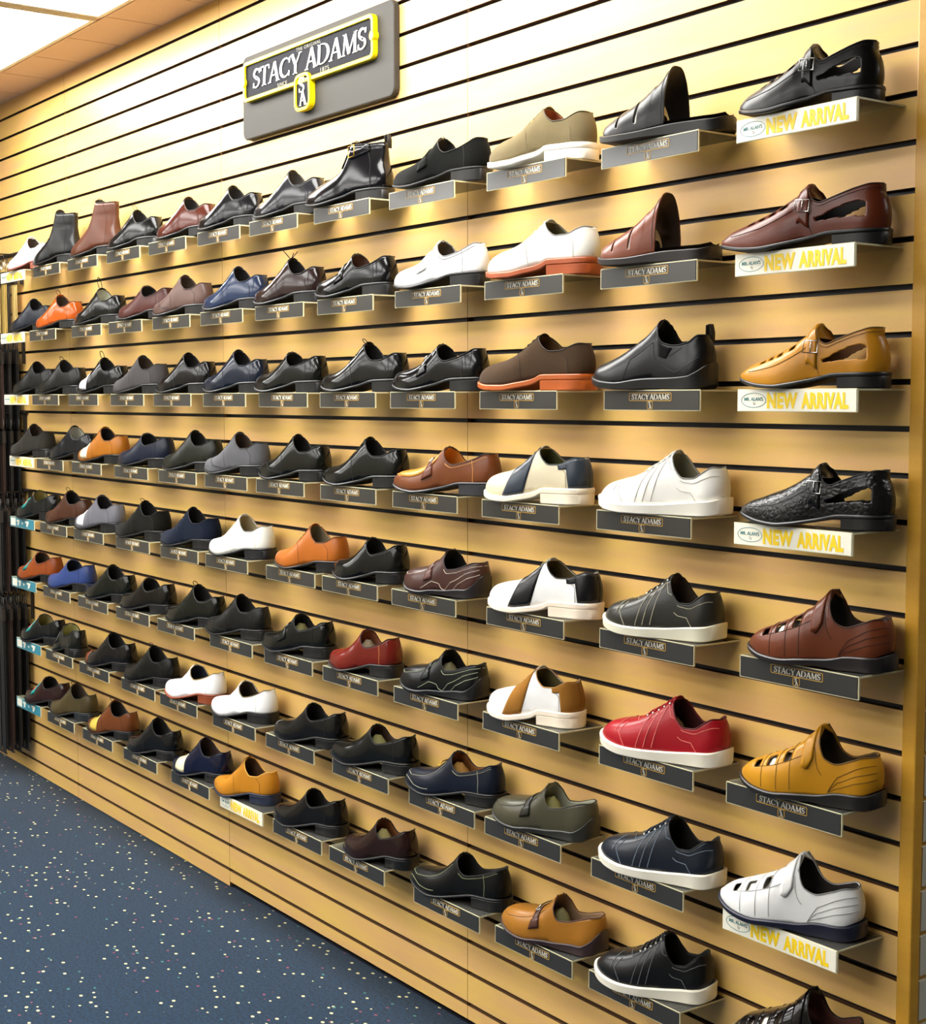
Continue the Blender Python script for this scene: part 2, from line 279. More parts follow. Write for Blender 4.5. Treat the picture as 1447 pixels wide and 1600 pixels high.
class Last:
    def __init__(s, form, L, toe=None, zk=1.0):
        F = FORMS[form]; s.F = F; s.L = L; s.k = L/.27
        s.zb = curve(F['bottom']); s.thf = curve(F['th']); rg_, tp_ = curve(F['ridge']), curve(F['top']); fz = lambda t: 1+(zk-1)*min(max((.75-t)/.3, 0), 1); s.rg = lambda t: rg_(t)*fz(t); s.tp = lambda t: tp_(t)*fz(t)
        s.W = curve([(0,F['heel']),(.15,F['heel']),(.40,F['waist']),(.55,(F['waist']+F['w'])/2+.003),(.68,F['w']),(.82,F['w']*.94),(1,F['w']*.90)])
        s.tb = F['toe_b']; s.tn = toe or F['toe_n']
    def e(s, t):
        r = 1.0
        if t < .16: r = max(0., 1-(1-t/.16)**2.1)**(1/2.1)
        if t > s.tb: r *= max(0., 1-((t-s.tb)/(1-s.tb))**s.tn)**(1/s.tn)
        return r
    def cy(s, t): return .006*math.sin(math.pi*min(max((t-.2)/.9, 0), 1))*-1 + .010*max(t-.6, 0)**1*1.2
    def zs(s, t): return s.zb(t)+s.thf(t)
    def tm(s, t):
        H = s.rg(t)-s.zs(t); q = (s.tp(t)-s.zs(t))/H
        return math.pi/2 if q >= 1 else math.asin(max(q, .02))
    def S(s, t, v, off=0.):
        if off:
            n = s.N(t, v)
            if t < .03: n = (n*(t/.03)+Vector((1-t/.03, 0, 0))).normalized()
            return s.S(t, v)+n*off
        H = s.rg(t)-s.zs(t)
        if t > .90: H = .006+(H-.006)*max(0., 1-((t-.90)/.10)**2)**.5
        th = (1-abs(v))*s.tm(t); wv = s.W(t)*s.e(t)
        c = max(math.cos(th), 0.); y = wv*c**.72
        if wv > 0 and t > .5: y = wv*(.5*c**.72+.5*c**.55)
        bulge = 1+.05*math.sin(min(th*2, math.pi))
        y *= bulge
        z = s.zs(t)+H*math.sin(th)
        if t < .42: y *= 1-.30*min(1, (.42-t)/.30)*min(max((z-s.zs(t)-.012)/.060, 0), 1.5)**1.3*(1 if z < .13 else .8)
        x = -s.L*t
        if t < .15: zr_ = z-s.zs(t); x -= (1-t/.15)*(7.5*min(max(zr_-.022, 0), .036)**2 + .0035*(1-min(zr_/.022, 1))**2)
        return Vector((x, s.cy(t)+(y if v > 0 else -y), z))
    def N(s, t, v):
        e = .004; t0 = min(max(t, .004), .99); v0 = v
        sg = 1 if v >= 0 else -1; va = abs(v); va = min(max(va, .004), .99)
        a = s.S(t0+e, sg*va)-s.S(t0-e, sg*va); b = s.S(t0, sg*min(va+e, 1))-s.S(t0, sg*max(va-e, 0.0001))
        n = a.cross(b)
        if n.length < 1e-12: return Vector((0, 0, 1))
        n.normalize(); n = n*(-sg)
        c = Vector((-s.L*min(max(t, .08), .92), s.cy(t), s.zs(t)+.02))
        if n.dot(s.S(t, v)-c) < 0: n = -n
        return n
NT, NV = 46, 12
def upper_mesh(la, mats, parent, tr=(0, 1), holes=(), name='upper', thick=.0024):
    NT, NV = (90, 30) if holes else (46, 12)
    ts = [tr[0]+(tr[1]-tr[0])*(.5-.5*math.cos(math.pi*i/NT)) for i in range(NT+1)]
    if not holes:
        ts = sorted([t for t in ts if not .30 < t < .50]+list(np.linspace(.302, .498, 24))); NT = len(ts)-1
    # denser sampling round the throat
    vs_ = [1-(j/NV) for j in range(NV+1)]
    vv = [-a for a in vs_]+[a for a in vs_[::-1]]
    vv[NV] = -1e-6; vv[NV+1] = 1e-6
    P = [[la.S(t, v) for v in vv] for t in ts]
    mb = MB(); nv = len(vv); vsl = [p for r in P for p in r]; fs = []
    for i in range(NT):
        tc = (ts[i]+ts[i+1])/2
        for j in range(nv-1):
            if j == NV: continue
            vc = (vv[j]+vv[j+1])/2
            if any(a < tc < b and (hi_(tc) if callable(hi_) else hi_) > abs(vc) > (lo_(tc) if callable(lo_) else lo_) for a, b, hi_, lo_ in holes): continue
            fs.append((i*nv+j, i*nv+j+1, (i+1)*nv+j+1, (i+1)*nv+j))
    mb.add(vsl, fs)
    o = mb.build(name, mats, parent, smooth=True, weld=.0006)
    # orient outward
    me = o.data; bm = bmesh.new(); bm.from_mesh(me)
    f0 = max(bm.faces, key=lambda f: -f.calc_center_median().y if abs(f.calc_center_median().x+la.L*.6) < .04 else -1)
    if f0.normal.y > 0: bmesh.ops.reverse_faces(bm, faces=bm.faces)
    for v in [v for v in bm.verts if not v.link_faces]: bm.verts.remove(v)
    if holes: bmesh.ops.smooth_vert(bm, verts=[v for v in bm.verts if v.is_boundary and abs(v.co.z-la.zs(min(max(-v.co.x/la.L, 0), 1))) > .008], factor=.5, use_axis_x=True, use_axis_y=True, use_axis_z=True)
    bm.to_mesh(me); bm.free()
    md = o.modifiers.new('thickness', 'SOLIDIFY'); md.thickness = thick; md.offset = -1; md.material_offset = 1; md.material_offset_rim = 0
    return o
def patch(la, corners, mats, parent, name, off=.0012, nu=8, nv=6, shape=None):
    """corners (t,v) a b c d: surface piece lying on the upper"""
    a, b, c, d = corners; G = []
    for i in range(nu+1):
        u = i/nu; row = []
        for j in range(nv+1):
            w_ = j/nv
            t = (a[0]*(1-u)+b[0]*u)*(1-w_)+(d[0]*(1-u)+c[0]*u)*w_
            v = (a[1]*(1-u)+b[1]*u)*(1-w_)+(d[1]*(1-u)+c[1]*u)*w_
            if shape: t, v = shape(u, w_, t, v)
            if abs(v) < 1e-5: v = 1e-5
            row.append((t, v))
        G.append(row)
    mb = MB(); P = [[la.S(t, v, off) for t, v in r] for r in G]; mb.grid(P)
    edge = [G[i][0] for i in range(nu+1)]+[G[nu][j] for j in range(1, nv+1)]+[G[i][nv] for i in range(nu-1, -1, -1)]+[G[0][j] for j in range(nv-1, 0, -1)]
    mb.grid([[la.S(t, v, off) for t, v in edge+edge[:1]], [la.S(t, v, -.0004) for t, v in edge+edge[:1]]])
    o = mb.build(name, mats, parent, smooth=True)
    bm = bmesh.new(); bm.from_mesh(o.data); bmesh.ops.remove_doubles(bm, verts=bm.verts, dist=1e-5)
    bm.normal_update(); bmesh.ops.recalc_face_normals(bm, faces=bm.faces)
    bm.to_mesh(o.data); bm.free()
    return o
def seam(la, paths, m_, parent, name='stitching', r=.0006, off=.0004, n=14):
    mb = MB()
    for pth in paths:
        pts = []
        for k in range(len(pth)-1):
            for q in range(n if k < len(pth)-2 else n+1):
                u = q/n; t = pth[k][0]*(1-u)+pth[k+1][0]*u; v = pth[k][1]*(1-u)+pth[k+1][1]*u
                pts.append(la.S(t, v if abs(v) > 1e-5 else 1e-5, off))
        mb.tube(pts, r, 4)
    return mb.build(name, m_, parent)
def sole_mesh(la, name, m_, parent, zb, zt, ext=.003, tr=(0, 1), inset_b=.0, stitch=None):
    N = 40; a, b = tr; mb = MB(); rings = []
    for i in range(N+1):
        t = a+(b-a)*(.5-.5*math.cos(math.pi*i/N)); e_ = ext/la.L
        tt = t*(1+2*e_)-e_; wv = (la.W(t)*1.035+ext)*max(la.e(t), .0)
        zb_, zt_ = zb(t), zt(t); y = la.cy(t); x = -la.L*tt; h = zt_-zb_; bv = min(.002, h*.3)
        wi = max(wv-inset_b, 0)
        rings.append([(x, y-max(wv-bv, 0), zt_), (x, y-wv, zt_-bv), (x, y-(wv*.5+wi*.5), zb_+bv), (x, y-max(wi-bv, 0), zb_),
                      (x, y+max(wi-bv, 0), zb_), (x, y+(wv*.5+wi*.5), zb_+bv), (x, y+wv, zt_-bv), (x, y+max(wv-bv, 0), zt_)])
    n = 8; vs = [p for r in rings for p in r]; fs = []
    for i in range(N):
        for k in range(n): fs.append((i*n+k, i*n+(k+1) % n, (i+1)*n+(k+1) % n, (i+1)*n+k))
    fs += [tuple(range(n))[::-1], tuple(N*n+k for k in range(n))]
    mb.add(vs, fs); o = mb.build(name, m_, parent, smooth=False, weld=.00005)
    bm = bmesh.new(); bm.from_mesh(o.data); bmesh.ops.recalc_face_normals(bm, faces=bm.faces)
    for f in bm.faces: f.smooth = True
    for ed in bm.edges:
        if len(ed.link_faces) == 2 and ed.calc_face_angle(0) > .6: ed.smooth = False
    bm.to_mesh(o.data); bm.free(); return o
def make_shoe(spec, L, root):
    k, up, fin = spec['k'], spec['c'], spec.get('f', 'leather')
    form = {'oxford':'dress','loafer':'loafer','boot':'boot','bucks':'bucks','sneaker':'sneaker','moc':'moc','clog':'moc','fisher':'fisher','velcro':'velcro','slipon':'slipon','slide':'slide'}[k]
    la = Last(form, L, spec.get('toe'), spec.get('zk', 1.08 if form in ('dress', 'loafer') else 1.0))
    U = FIN[fin](up); lin_c = spec.get('lin', (70, 55, 42) if sum(up) > 150 else (26, 23, 22)); LI = mat('lining_%d_%d_%d' % lin_c, lin_c, .8)
    so = spec.get('s', (16, 15, 15)); SO = rubber(so) if form not in ('dress', 'loafer', 'boot') else mat('sole_%d_%d_%d' % so, so, .4)
    dk = tuple(int(v*.55) for v in up); stc = spec.get('st', dk); ST = mat('thread_%d_%d_%d' % stc, stc, .7)
    bot = la.zb; top = lambda t: la.zb(t)+la.thf(t)+.0008
    tr = (0, 1); holes = []
    if k == 'fisher':
        holes = [(.10, .36, lambda t: .70-.10*(t-.10)/.26-.0*t, lambda t: .34+.18*max(0, (t-.2)/.16)**1.5+.05*max(0, (.14-t)/.04))]
        for a in spec.get('cut', (.53, .60, .67, .74)): holes += [(a, a+.034, .40, .24)]
    if k == 'velcro':
        for a, b in ((.55, .61), (.675, .73), (.80, .845)): holes += [(a, b, .50, .20)]
    if k == 'slide':
        tr = (.40, .93); holes = [(.60, .622, .82, -1), (.765, .785, .80, -1)]
    upper_mesh(la, [U, LI], root, tr, holes, thick=.0032 if k == 'slide' else .0024)
    # sole, heel, insole
    if k in ('oxford', 'loafer', 'boot', 'fisher', 'bucks'):
        ex = .0035 if k == 'bucks' else .0022
        sole_mesh(la, 'sole', SO, root, bot, top, ext=ex)
        he = spec.get('h', so); tend = .34 if k == 'bucks' else .27
        HM = mat('sole_%d_%d_%d' % he, he, .4) if k != 'bucks' else SO
        sole_mesh(la, 'heel', HM, root, lambda t: 0.0, lambda t: la.zb(t)+.0004, ext=ex-.0006, tr=(0, tend), inset_b=.0012)
    else:
        if k in ('sneaker',):
            sole_mesh(la, 'sole', SO, root, bot, lambda t: top(t)+.004, ext=.0045, inset_b=.003)
            WL = mat('thread_200_196_180', (200, 196, 180), .7) if sum(so) > 400 else ST
        elif k == 'velcro' or k == 'slide':
            sole_mesh(la, 'sole', SO, root, bot, top, ext=.004, inset_b=.002)
        elif k == 'slipon':
            sole_mesh(la, 'sole', SO, root, bot, lambda t: top(t)+.003+.012*max(0, 1-t/.12), ext=.003, inset_b=.002)
        else:
            sole_mesh(la, 'sole', SO, root, bot, lambda t: top(t)+.002+.020*max(0, 1-t/.14)**1.5, ext=.0016, inset_b=.003)
    ins_c = spec.get('ins', lin_c); IN = mat('lining_%d_%d_%d' % ins_c, ins_c, .8)
    mb = MB(); G = []
    t0_, t1_ = (.01, .97)
    for i in range(21):
        t = t0_+(t1_-t0_)*i/20; wv = la.W(t)*la.e(t)*(.90 if k != 'slide' else 1.0)
        G.append([(-L*t, la.cy(t)+wv*q, la.zs(t)+.0035+.004*abs(q)**2) for q in (-1, -.5, 0, .5, 1)])
    mb.grid(G); mb.build('insole', IN, root, smooth=True)
    # ---- paper stuffing seen through openings
    if k in ('fisher', 'velcro', 'slide') or spec.get('stuff'):
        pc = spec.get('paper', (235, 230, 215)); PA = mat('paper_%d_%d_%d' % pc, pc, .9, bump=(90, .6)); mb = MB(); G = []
        a, b = (.47, .95) if k != 'slide' else (.50, .74)
        if spec.get('stuff'): a, b = .33, .62
        for i in range(15):
            t = a+(b-a)*i/14; G.append([])
            for j in range(13):
                th = math.pi*j/12; e_ = math.sin(math.pi*min(max((i+.4)/14.8, 0), 1))**.4
                H = (la.rg(t)-la.zs(t)) if not spec.get('stuff') else min(la.rg(t), .112)-la.zs(t)
                wv = la.W(t)*la.e(t)
                rr = .95 if k != 'fisher' else .88
                if spec.get('stuff'): rr = .72
                G[-1].append((-L*t, la.cy(t)-wv*rr*e_*math.cos(th), la.zs(t)+.004+(H-.008)*(rr+.02)*e_*math.sin(th)**.8*(1+.03*math.sin(9*i+5*j))))
        mb.grid(G); mb.build('paper_stuffing', PA, root, smooth=True)
    # ---- collar binding
    th_ = next((i/400 for i in range(100, 300) if la.tm(i/400) >= math.pi/2-1e-6), .45)
    if k not in ('slide',) and not spec.get('nocollar'):
        CC = spec.get('collar', dk); mb = MB(); pts = []
        ta = np.linspace(.004, th_-.002, 26)
        pts = [la.S(t, -1e-6) for t in ta[::-1]]+[la.S(t, 1e-6) for t in ta[1:]]
        mb.tube(pts, .0013, 5); mb.build('collar_binding', mat('binding_%d_%d_%d' % CC, CC, .6), root, smooth=True)
    lace_c = spec.get('lace', dk); LC = mat('lace_%d_%d_%d' % lace_c, lace_c, .8)
    lacing = k in ('oxford', 'bucks', 'sneaker') or (k == 'boot' and spec.get('laced'))
    if lacing:
        # tongue
        mb = MB(); G = []
        for i in range(7):
            u = i/6; t = th_+.09-(.10+.004)*u; zr = la.rg(max(t, th_)) if k != 'boot' else la.rg(max(t, th_))
            base = la.S(max(t, th_+.001), 1e-5)
            G.append([(-L*t, la.cy(t)+q*(.012+.003*u), base.z+.0012+(.004*(max(0, th_-t)/.03) if t < th_ else 0)-abs(q)**2*.006) for q in (-1, -.5, 0, .5, 1)])
        mb.grid(G); o = mb.build('tongue', U if not spec.get('tongue') else FIN[fin](spec['tongue']), root, smooth=True)
        md = o.modifiers.new('thickness', 'SOLIDIFY'); md.thickness = .002
        # laces across the throat
        nl = 5 if k == 'sneaker' else 4; t0 = th_+.012; dt = (.036 if k != 'sneaker' else .040); mb = MB()
        if spec.get('low'): dt = .03
        for i in range(nl):
            t = t0+dt*i; wv = .16 if k != 'sneaker' else .20
            a = la.S(t, -wv, .001); b = la.S(t+.006, wv, .001); c = la.S(t, 1e-5, .0032)
            q = [a, (a+c)/2+Vector((0, 0, .0012)), c, (b+c)/2+Vector((0, 0, .0012)), b]
            mb.tube(q, .0014 if k != 'sneaker' else .0017, 5)
            if i < nl-1:
                a = la.S(t, -wv, .0012); b = la.S(t+dt, wv, .0012); c = la.S(t+dt/2, 1e-5, .0042); mb.tube([a, c, b], .0011, 4)
        if spec.get('bow', False) and k != 'sneaker':
            k0 = la.S(t0, 1e-5, .004)
            for sgn in (-1, 1):
                pts = [k0+Vector((-.004*math.sin(a)*1.2, sgn*(.012-.012*math.cos(a)), .003+.006*math.sin(a)+.002*math.sin(a/2))) for a in np.linspace(0, 2*math.pi, 12)]
                mb.tube(pts, .0010, 4)
        if spec.get('loop'):
            k0 = la.S(t0, 1e-5, .003); hh = spec['loop']
            pts = [k0+Vector((-.004*math.sin(a)-.006*(1-math.cos(a)), .010*math.sin(a), hh*(1-math.cos(a))/2)) for a in np.linspace(0, 2*math.pi, 16)]
            mb.tube(pts, .0011, 5)
        if spec.get('spikes'):
            k0 = la.S(t0, 1e-5, .003)
            for dx, dy, dz in ((-.022, -.01, .026), (.022, .004, .020), (.004, .006, .018)): mb.tube([k0, k0+Vector((dx*.5, dy*.6, dz*.55)), k0+Vector((dx, dy, dz))], .0011, 4)
        mb.build('laces', LC, root, smooth=True)
        if k == 'sneaker' or spec.get('eyelets'):
            mb = MB()
            for i in range(nl):
                for sgn in (-1, 1):
                    p_ = la.S(t0+dt*i, sgn*(wv+.03), .001); n_ = la.N(t0+dt*i, sgn*(wv+.03))
                    u_ = n_.orthogonal().normalized(); v_ = n_.cross(u_)
                    mb.tube([p_+(u_*math.cos(a)+v_*math.sin(a))*.0022 for a in np.linspace(0, 2*math.pi, 9)[:-1]], .0009, 5, closed=True)
            mb.build('eyelets', STEEL, root, smooth=True)
    paths = []
    if k in ('oxford', 'bucks') or (k == 'boot'):
        te = th_+(.15 if k != 'bucks' else .16)
        if not spec.get('plainvamp'):
            for sg in (-1, 1):
                paths.append([(th_-.02, sg*.10), (th_+.03, sg*.26), (te, sg*.24), (te+.01, sg*.02)])
                paths.append([(te-.01, sg*.24), (te-.06, sg*.55), (te-.09, sg*.98)])
        for sg in (-1, 1): paths.append([(.20, sg*.02), (.13, sg*.45), (.12, sg*.98)])
    if spec.get('cap'):
        if spec['cap'] is True:
            paths.append([(.80, -.97), (.785, -.5), (.78, -.02)]); paths.append([(.78, .02), (.785, .5), (.80, .97)])
            paths.append([(.808, -.97), (.793, -.5), (.788, -.02)])
    if spec.get('wing'):
        for sg in (-1, 1):
            paths.append([(.70, sg*.02), (.76, sg*.35), (.66, sg*.72), (.48, sg*.95)])
            paths.append([(.712, sg*.02), (.772, sg*.35), (.672, sg*.74), (.49, sg*.97)])
    if k in ('loafer', 'moc', 'clog') and not spec.get('noapron'):
        for sg in (-1, 1): paths.append([(.47, sg*.38), (.60, sg*.42), (.74, sg*.46), (.86, sg*.50), (.925, sg*.30), (.94, sg*.02)])
        if spec.get('toerim'):
            for sg in (-1, 1): paths.append([(.62, sg*.86), (.8, sg*.84), (.95, sg*.60)])
    if k in ('loafer',):
        for sg in (-1, 1): paths.append([(.17, sg*.03), (.15, sg*.5), (.15, sg*.98)]); 
        if not spec.get('noapron'): paths.append([(.04, -.12), (.2, -.14), (.40, -.16)])
    if k == 'moc':
        for sg in (-1, 1):
            paths += [[(.02, sg*.30), (.14, sg*.34), (.30, sg*.62), (.36, sg*.95)], [(.02, sg*.50), (.12, sg*.54), (.22, sg*.72), (.27, sg*.95)], [(.0, sg*.14), (.2, sg*.16), (.38, sg*.2)],
                      [(.36, sg*.95), (.5, sg*.80), (.62, sg*.9)]]
    if k == 'velcro':
        for sg in (-1, 1):
            for q in (.22, .42, .62): paths.append([(.01, sg*q), (.13, sg*(q+.05)), (.24, sg*(q+.22)), (.30, sg*.95)])
            for q in (.545, .64, .76): paths.append([(q, sg*.04), (q+.01, sg*.5), (q, sg*.95)])
            paths.append([(.34, sg*.50), (.55, sg*.50), (.8, sg*.50)])
    if k == 'sneaker':
        for sg in (-1, 1):
            for q in (.44, .50, .56): paths.append([(q-.04, sg*.30), (q, sg*.55), (q+.04, sg*.92)])
            paths += [[(.71, sg*.30), (.76, sg*.60), (.70, sg*.93)], [(.74, sg*.02), (.78, sg*.40), (.80, sg*.62)], [(.33, sg*.06), (.36, sg*.26), (.62, sg*.30), (.66, sg*.04)],
                      [(.28, sg*.12), (.16, sg*.22), (.02, sg*.26)], [(.30, sg*.45), (.20, sg*.55), (.16, sg*.9)]]
    if k == 'slipon':
        for sg in (-1, 1):
            paths += [[(.36, sg*.15), (.30, sg*.40), (.18, sg*.10)], [(.62, sg*.95), (.56, sg*.62), (.35, sg*.55), (.22, sg*.80), (.05, sg*.55)]]
    if k == 'fisher':
        for sg in (-1, 1):
            paths += [[(.01, sg*.10), (.2, sg*.10), (.38, sg*.12)], [(.44, sg*.03), (.42, sg*.5), (.38, sg*.95)], [(.46, sg*.55), (.7, sg*.62), (.9, sg*.60)]]
    if k == 'slide':
        for sg in (-1, 1): paths += [[(.41, sg*.02), (.43, sg*.5), (.42, sg*.95)]]
    if paths and spec.get('stitch', True): seam(la, paths, ST, root, r=.0007 if 'st' in spec else .00055)
    # ---- overlays
    def P(name, cs, rgb, f=None, off=.0012, **kw): return patch(la, cs, FIN[f or fin](rgb), root, name, off, **kw)
    if isinstance(spec.get('cap'), tuple):
        P('toe_cap', [(.78, -.97), (.995, -.97), (.995, .97), (.78, .97)], spec['cap'], nu=10, nv=16)
    if spec.get('panel'):   # pale vamp insert
        P('vamp_insert', [(.58, -.92), (.78, -.80), (.78, .80), (.58, .92)], spec['panel'], nu=8, nv=16)
    if spec.get('saddle'):
        c = spec['saddle']; f2 = spec.get('sf', fin)
        for sg in (-1, 1):
            P('saddle_panel', [(.432, sg*.02), (.60, sg*.02), (.69, sg*.98), (.49, sg*.98)], c, f2, nu=8, nv=12, shape=lambda u, w_, t, v: (t-.022*math.sin(math.pi*w_)*(abs(u-.5)*2), v))
        for sg in (-1, 1): P('heel_counter', [(.00001, sg*.98), (.10, sg*.98), (.14, sg*.02), (.00001, sg*.02)], c, f2, off=.0014, nu=12, nv=8, shape=lambda u, w_, t, v: (.00001+t*u, v))
        for sg in (-1, 1): P('collar_tab', [(.12, sg*.30), (.20, sg*.22), (.21, sg*.02), (.10, sg*.02)], c, f2, nu=4, nv=4)
    if spec.get('apron'):
        P('apron', [(.475, -.42), (.925, -.44), (.925, .44), (.475, .42)], spec['apron'], spec.get('af'), off=.0010, nu=12, nv=10, shape=lambda u, w_, t, v: (t, v*(1+.30*math.sin(math.pi*min(u*1.1, 1))) if u < .999 else v*.6))
    if spec.get('strap'):
        c = spec['strap']; P('strap', [(.515, -.62), (.565, -.62), (.565, .62), (.515, .62)], c, off=.0022, nu=3, nv=14)
        P('strap_end', [(.50, -.74), (.59, -.74), (.575, -.52), (.51, -.52)], c, off=.0026, nu=4, nv=4)
    if spec.get('bit'):
        mb = MB()
        for sg in (-1, 1):
            c = la.S(.54, sg*.26, .004); n_ = la.N(.54, sg*.26); u_ = (la.S(.57, sg*.26)-la.S(.51, sg*.26)).normalized(); v_ = n_.cross(u_)
            mb.tube([c+(u_*math.cos(a)*.006+v_*math.sin(a)*.004) for a in np.linspace(0, 2*math.pi, 13)[:-1]], .0011, 5, closed=True)
        mb.tube([la.S(.54, v, .005) for v in (-.2, -.1, .001, .1, .2)], .0014, 6)
        mb.build('metal_bit', STEEL if spec['bit'] != 'gold' else GOLD, root, smooth=True)
    if k == 'fisher':
        P('strap', [(.40, -.80), (.465, -.80), (.475, .30), (.405, .30)], up, off=.003, nu=4, nv=14)
        c = la.S(.437, -.58, .0055); n_ = la.N(.437, -.58); v_ = (la.S(.437, -.48)-la.S(.437, -.68)).normalized(); u_ = n_.cross(v_); mb = MB()
        mb.tube([c+u_*a*.012+v_*b*.010 for a, b in ((-1,-1),(1,-1),(1,1),(-1,1))], .0011, 6, closed=True); mb.tube([c-v_*.010, c+v_*.010], .0009, 5)
        mb.build('buckle', STEEL, root, smooth=True)
    if k == 'velcro':
        P('strap', [(.405, -.70), (.475, -.74), (.475, .40), (.40, .40)], up, off=.0032, nu=5, nv=16, shape=lambda u, w_, t, v: (t, v+(.07*abs(u-.5)*2*(1-w_*4) if w_ < .25 else 0)))
    if k == 'slipon':
        for sg in (-1, 1): P('elastic_gore', [(.25, sg*.08), (.36, sg*.08), (.345, sg*.42), (.29, sg*.42)], (30, 30, 32), 'suede', nu=4, nv=6)
    if k == 'slipon' or spec.get('tab'):
        z = la.tp(0); mb = MB(); x = -.004-L*.0
        pts = [la.S(.012, 1e-6)+Vector((.0015, 0, -.012)), la.S(.012, 1e-6)+Vector((.002, 0, .006)), la.S(.012, 1e-6)+Vector((-.001, 0, .020)), la.S(.012, 1e-6)+Vector((-.008, 0, .018)), la.S(.012, 1e-6)+Vector((-.008, 0, -.006))]
        G = [[p_+Vector((0, q, 0)) for q in (-.007, .007)] for p_ in pts]; mb.grid(G)
        o = mb.build('pull_tab', LI, root, smooth=True); md = o.modifiers.new('thickness', 'SOLIDIFY'); md.thickness = .0018; md.offset = 0
    if k == 'boot' and spec.get('buckle'):
        zt = .115
        mb = MB(); G = []
        def vz(t, z): # v parameter at a height
            H = la.rg(t)-la.zs(t); q = min(max((z-la.zs(t))/H, 0), .999); return -(1-math.asin(q)/la.tm(t))
        P('ankle_strap', [(.16, vz(.16, .118)), (.44, vz(.40, .104)), (.425, vz(.40, .124)), (.16, vz(.16, .138))], up, off=.003, nu=12, nv=4)
        c = la.S(.33, vz(.33, .121), .0055); u_ = Vector((-1, 0, -.15)).normalized(); v_ = Vector((0, 0, 1)); mb = MB()
        mb.tube([c+u_*a*.010+v_*b*.013 for a, b in ((-1,-1),(1,-1),(1,1),(-1,1))], .0013, 6, closed=True); mb.build('buckle', GOLD, root, smooth=True)
    if spec.get('tag'):
        TG = mat('tag_teal', (20, 120, 112), .4)
        P_ = patch(la, [(.56, -.62), (.64, -.62), (.60, .25), (.50, .25)], TG, root, 'sale_tag', .0035, nu=4, nv=12)
        P_['label'] = 'teal paper sale tag with a white and red patch'
        patch(la, [(.575, -.40), (.625, -.40), (.612, -.22), (.56, -.22)], mat('tag_red', (215, 60, 50), .4), P_, 'tag_print', .0042, nu=3, nv=4)
        patch(la, [(.56, -.20), (.61, -.20), (.60, -.04), (.545, -.04)], mat('tag_cream', (240, 232, 200), .4), P_, 'tag_print', .0042, nu=3, nv=4)
    return la
# ------------------------------------------------------------------ room shell
END = -1.49                                     # right end of the slatwall face
def slat_panel(mb, a, b, bot=None):
    gs = list(range(-6, 28)); zb = 0.006 if bot is None else bot; zt = CEIL
    edges = [zt]+[z for g in gs for z in (ZG(g)+.0048, ZG(g)-.0048)]+[zb]
    for i in range(0, len(edges), 2):
        z1, z0 = edges[i], edges[i+1]
        if z1-z0 < .002: continue
        mb.add([(a,0,z0),(b,0,z0),(b,0,z1),(a,0,z1)], [(0,1,2,3)], 0)
        mb.add([(a,0,z1),(b,0,z1),(b,.013,z1),(a,.013,z1)], [(0,1,2,3)], 2)
        mb.add([(a,0,z0),(b,0,z0),(b,.013,z0),(a,.013,z0)], [(0,3,2,1)], 2)
    mb.add([(a,.013,zb),(b,.013,zb),(b,.013,zt),(a,.013,zt)], [(0,1,2,3)], 1)
    mb.add([(a,0,zb),(a,.03,zb),(a,.03,zt),(a,0,zt)], [(0,1,2,3)], 2); mb.add([(b,0,zb),(b,.03,zb),(b,.03,zt),(b,0,zt)], [(3,2,1,0)], 2)
mb = MB()
xs = [END, -2.702, -3.9215, -5.141, -6.360, -7.579, LEFT]
for i in range(len(xs)-1): slat_panel(mb, xs[i+1]+.0007, xs[i]-.0007 if i else xs[i], bot=.020 if i < 2 else .006)
mb.box((LEFT, .03, 0), (END, .14, CEIL), 1)
mb.box((LEFT, .012, 0), (END, .03, .006), 1)
struct(mb.build('wall_back', [WOOD, GROOVE, MDF]))
mb = MB(); mb.box((END, -.004, 0), (-1.462, .020, CEIL), 0); struct(bevel(mb.build('trim_1', [POSTW]), .003))
mb = MB(); mb.box((-1.485, .021, 0), (-1.474, .12, CEIL), 0)
struct(mb.build('trim_2', [POSTW]))
# pale return wall running away behind the end post
mb = MB()
for g in range(-7, 28):
    z1 = CEIL if g == -7 else ZG(g)-.0048; z0 = ZG(g+1)+.0048 if g < 27 else 0
    mb.box((-1.484, .030, z0), (-1.468, 2.2, z1), 0)
mb.box((-1.500, .125, 0), (-1.484, 2.2, CEIL), 1)
struct(mb.build('wall_right', [PALE, GROOVE]))
mb = MB(); mb.box((-1.5, 2.2, 0), (RIGHT, 2.3, CEIL), 0); struct(mb.build('wall_far', mat('paint', (150, 144, 130), .8)))
mb = MB(); mb.box((RIGHT, FRONT, 0), (RIGHT+.1, 2.3, CEIL), 0); struct(mb.build('wall_side', MATS['paint']))
mb = MB(); mb.box((LEFT-.1, FRONT, 0), (LEFT, .14, CEIL), 0); struct(mb.build('wall_left', MATS['paint']))
mb = MB(); mb.box((LEFT-.1, FRONT-.1, 0), (RIGHT+.1, FRONT, CEIL), 0); struct(mb.build('wall_front', MATS['paint']))
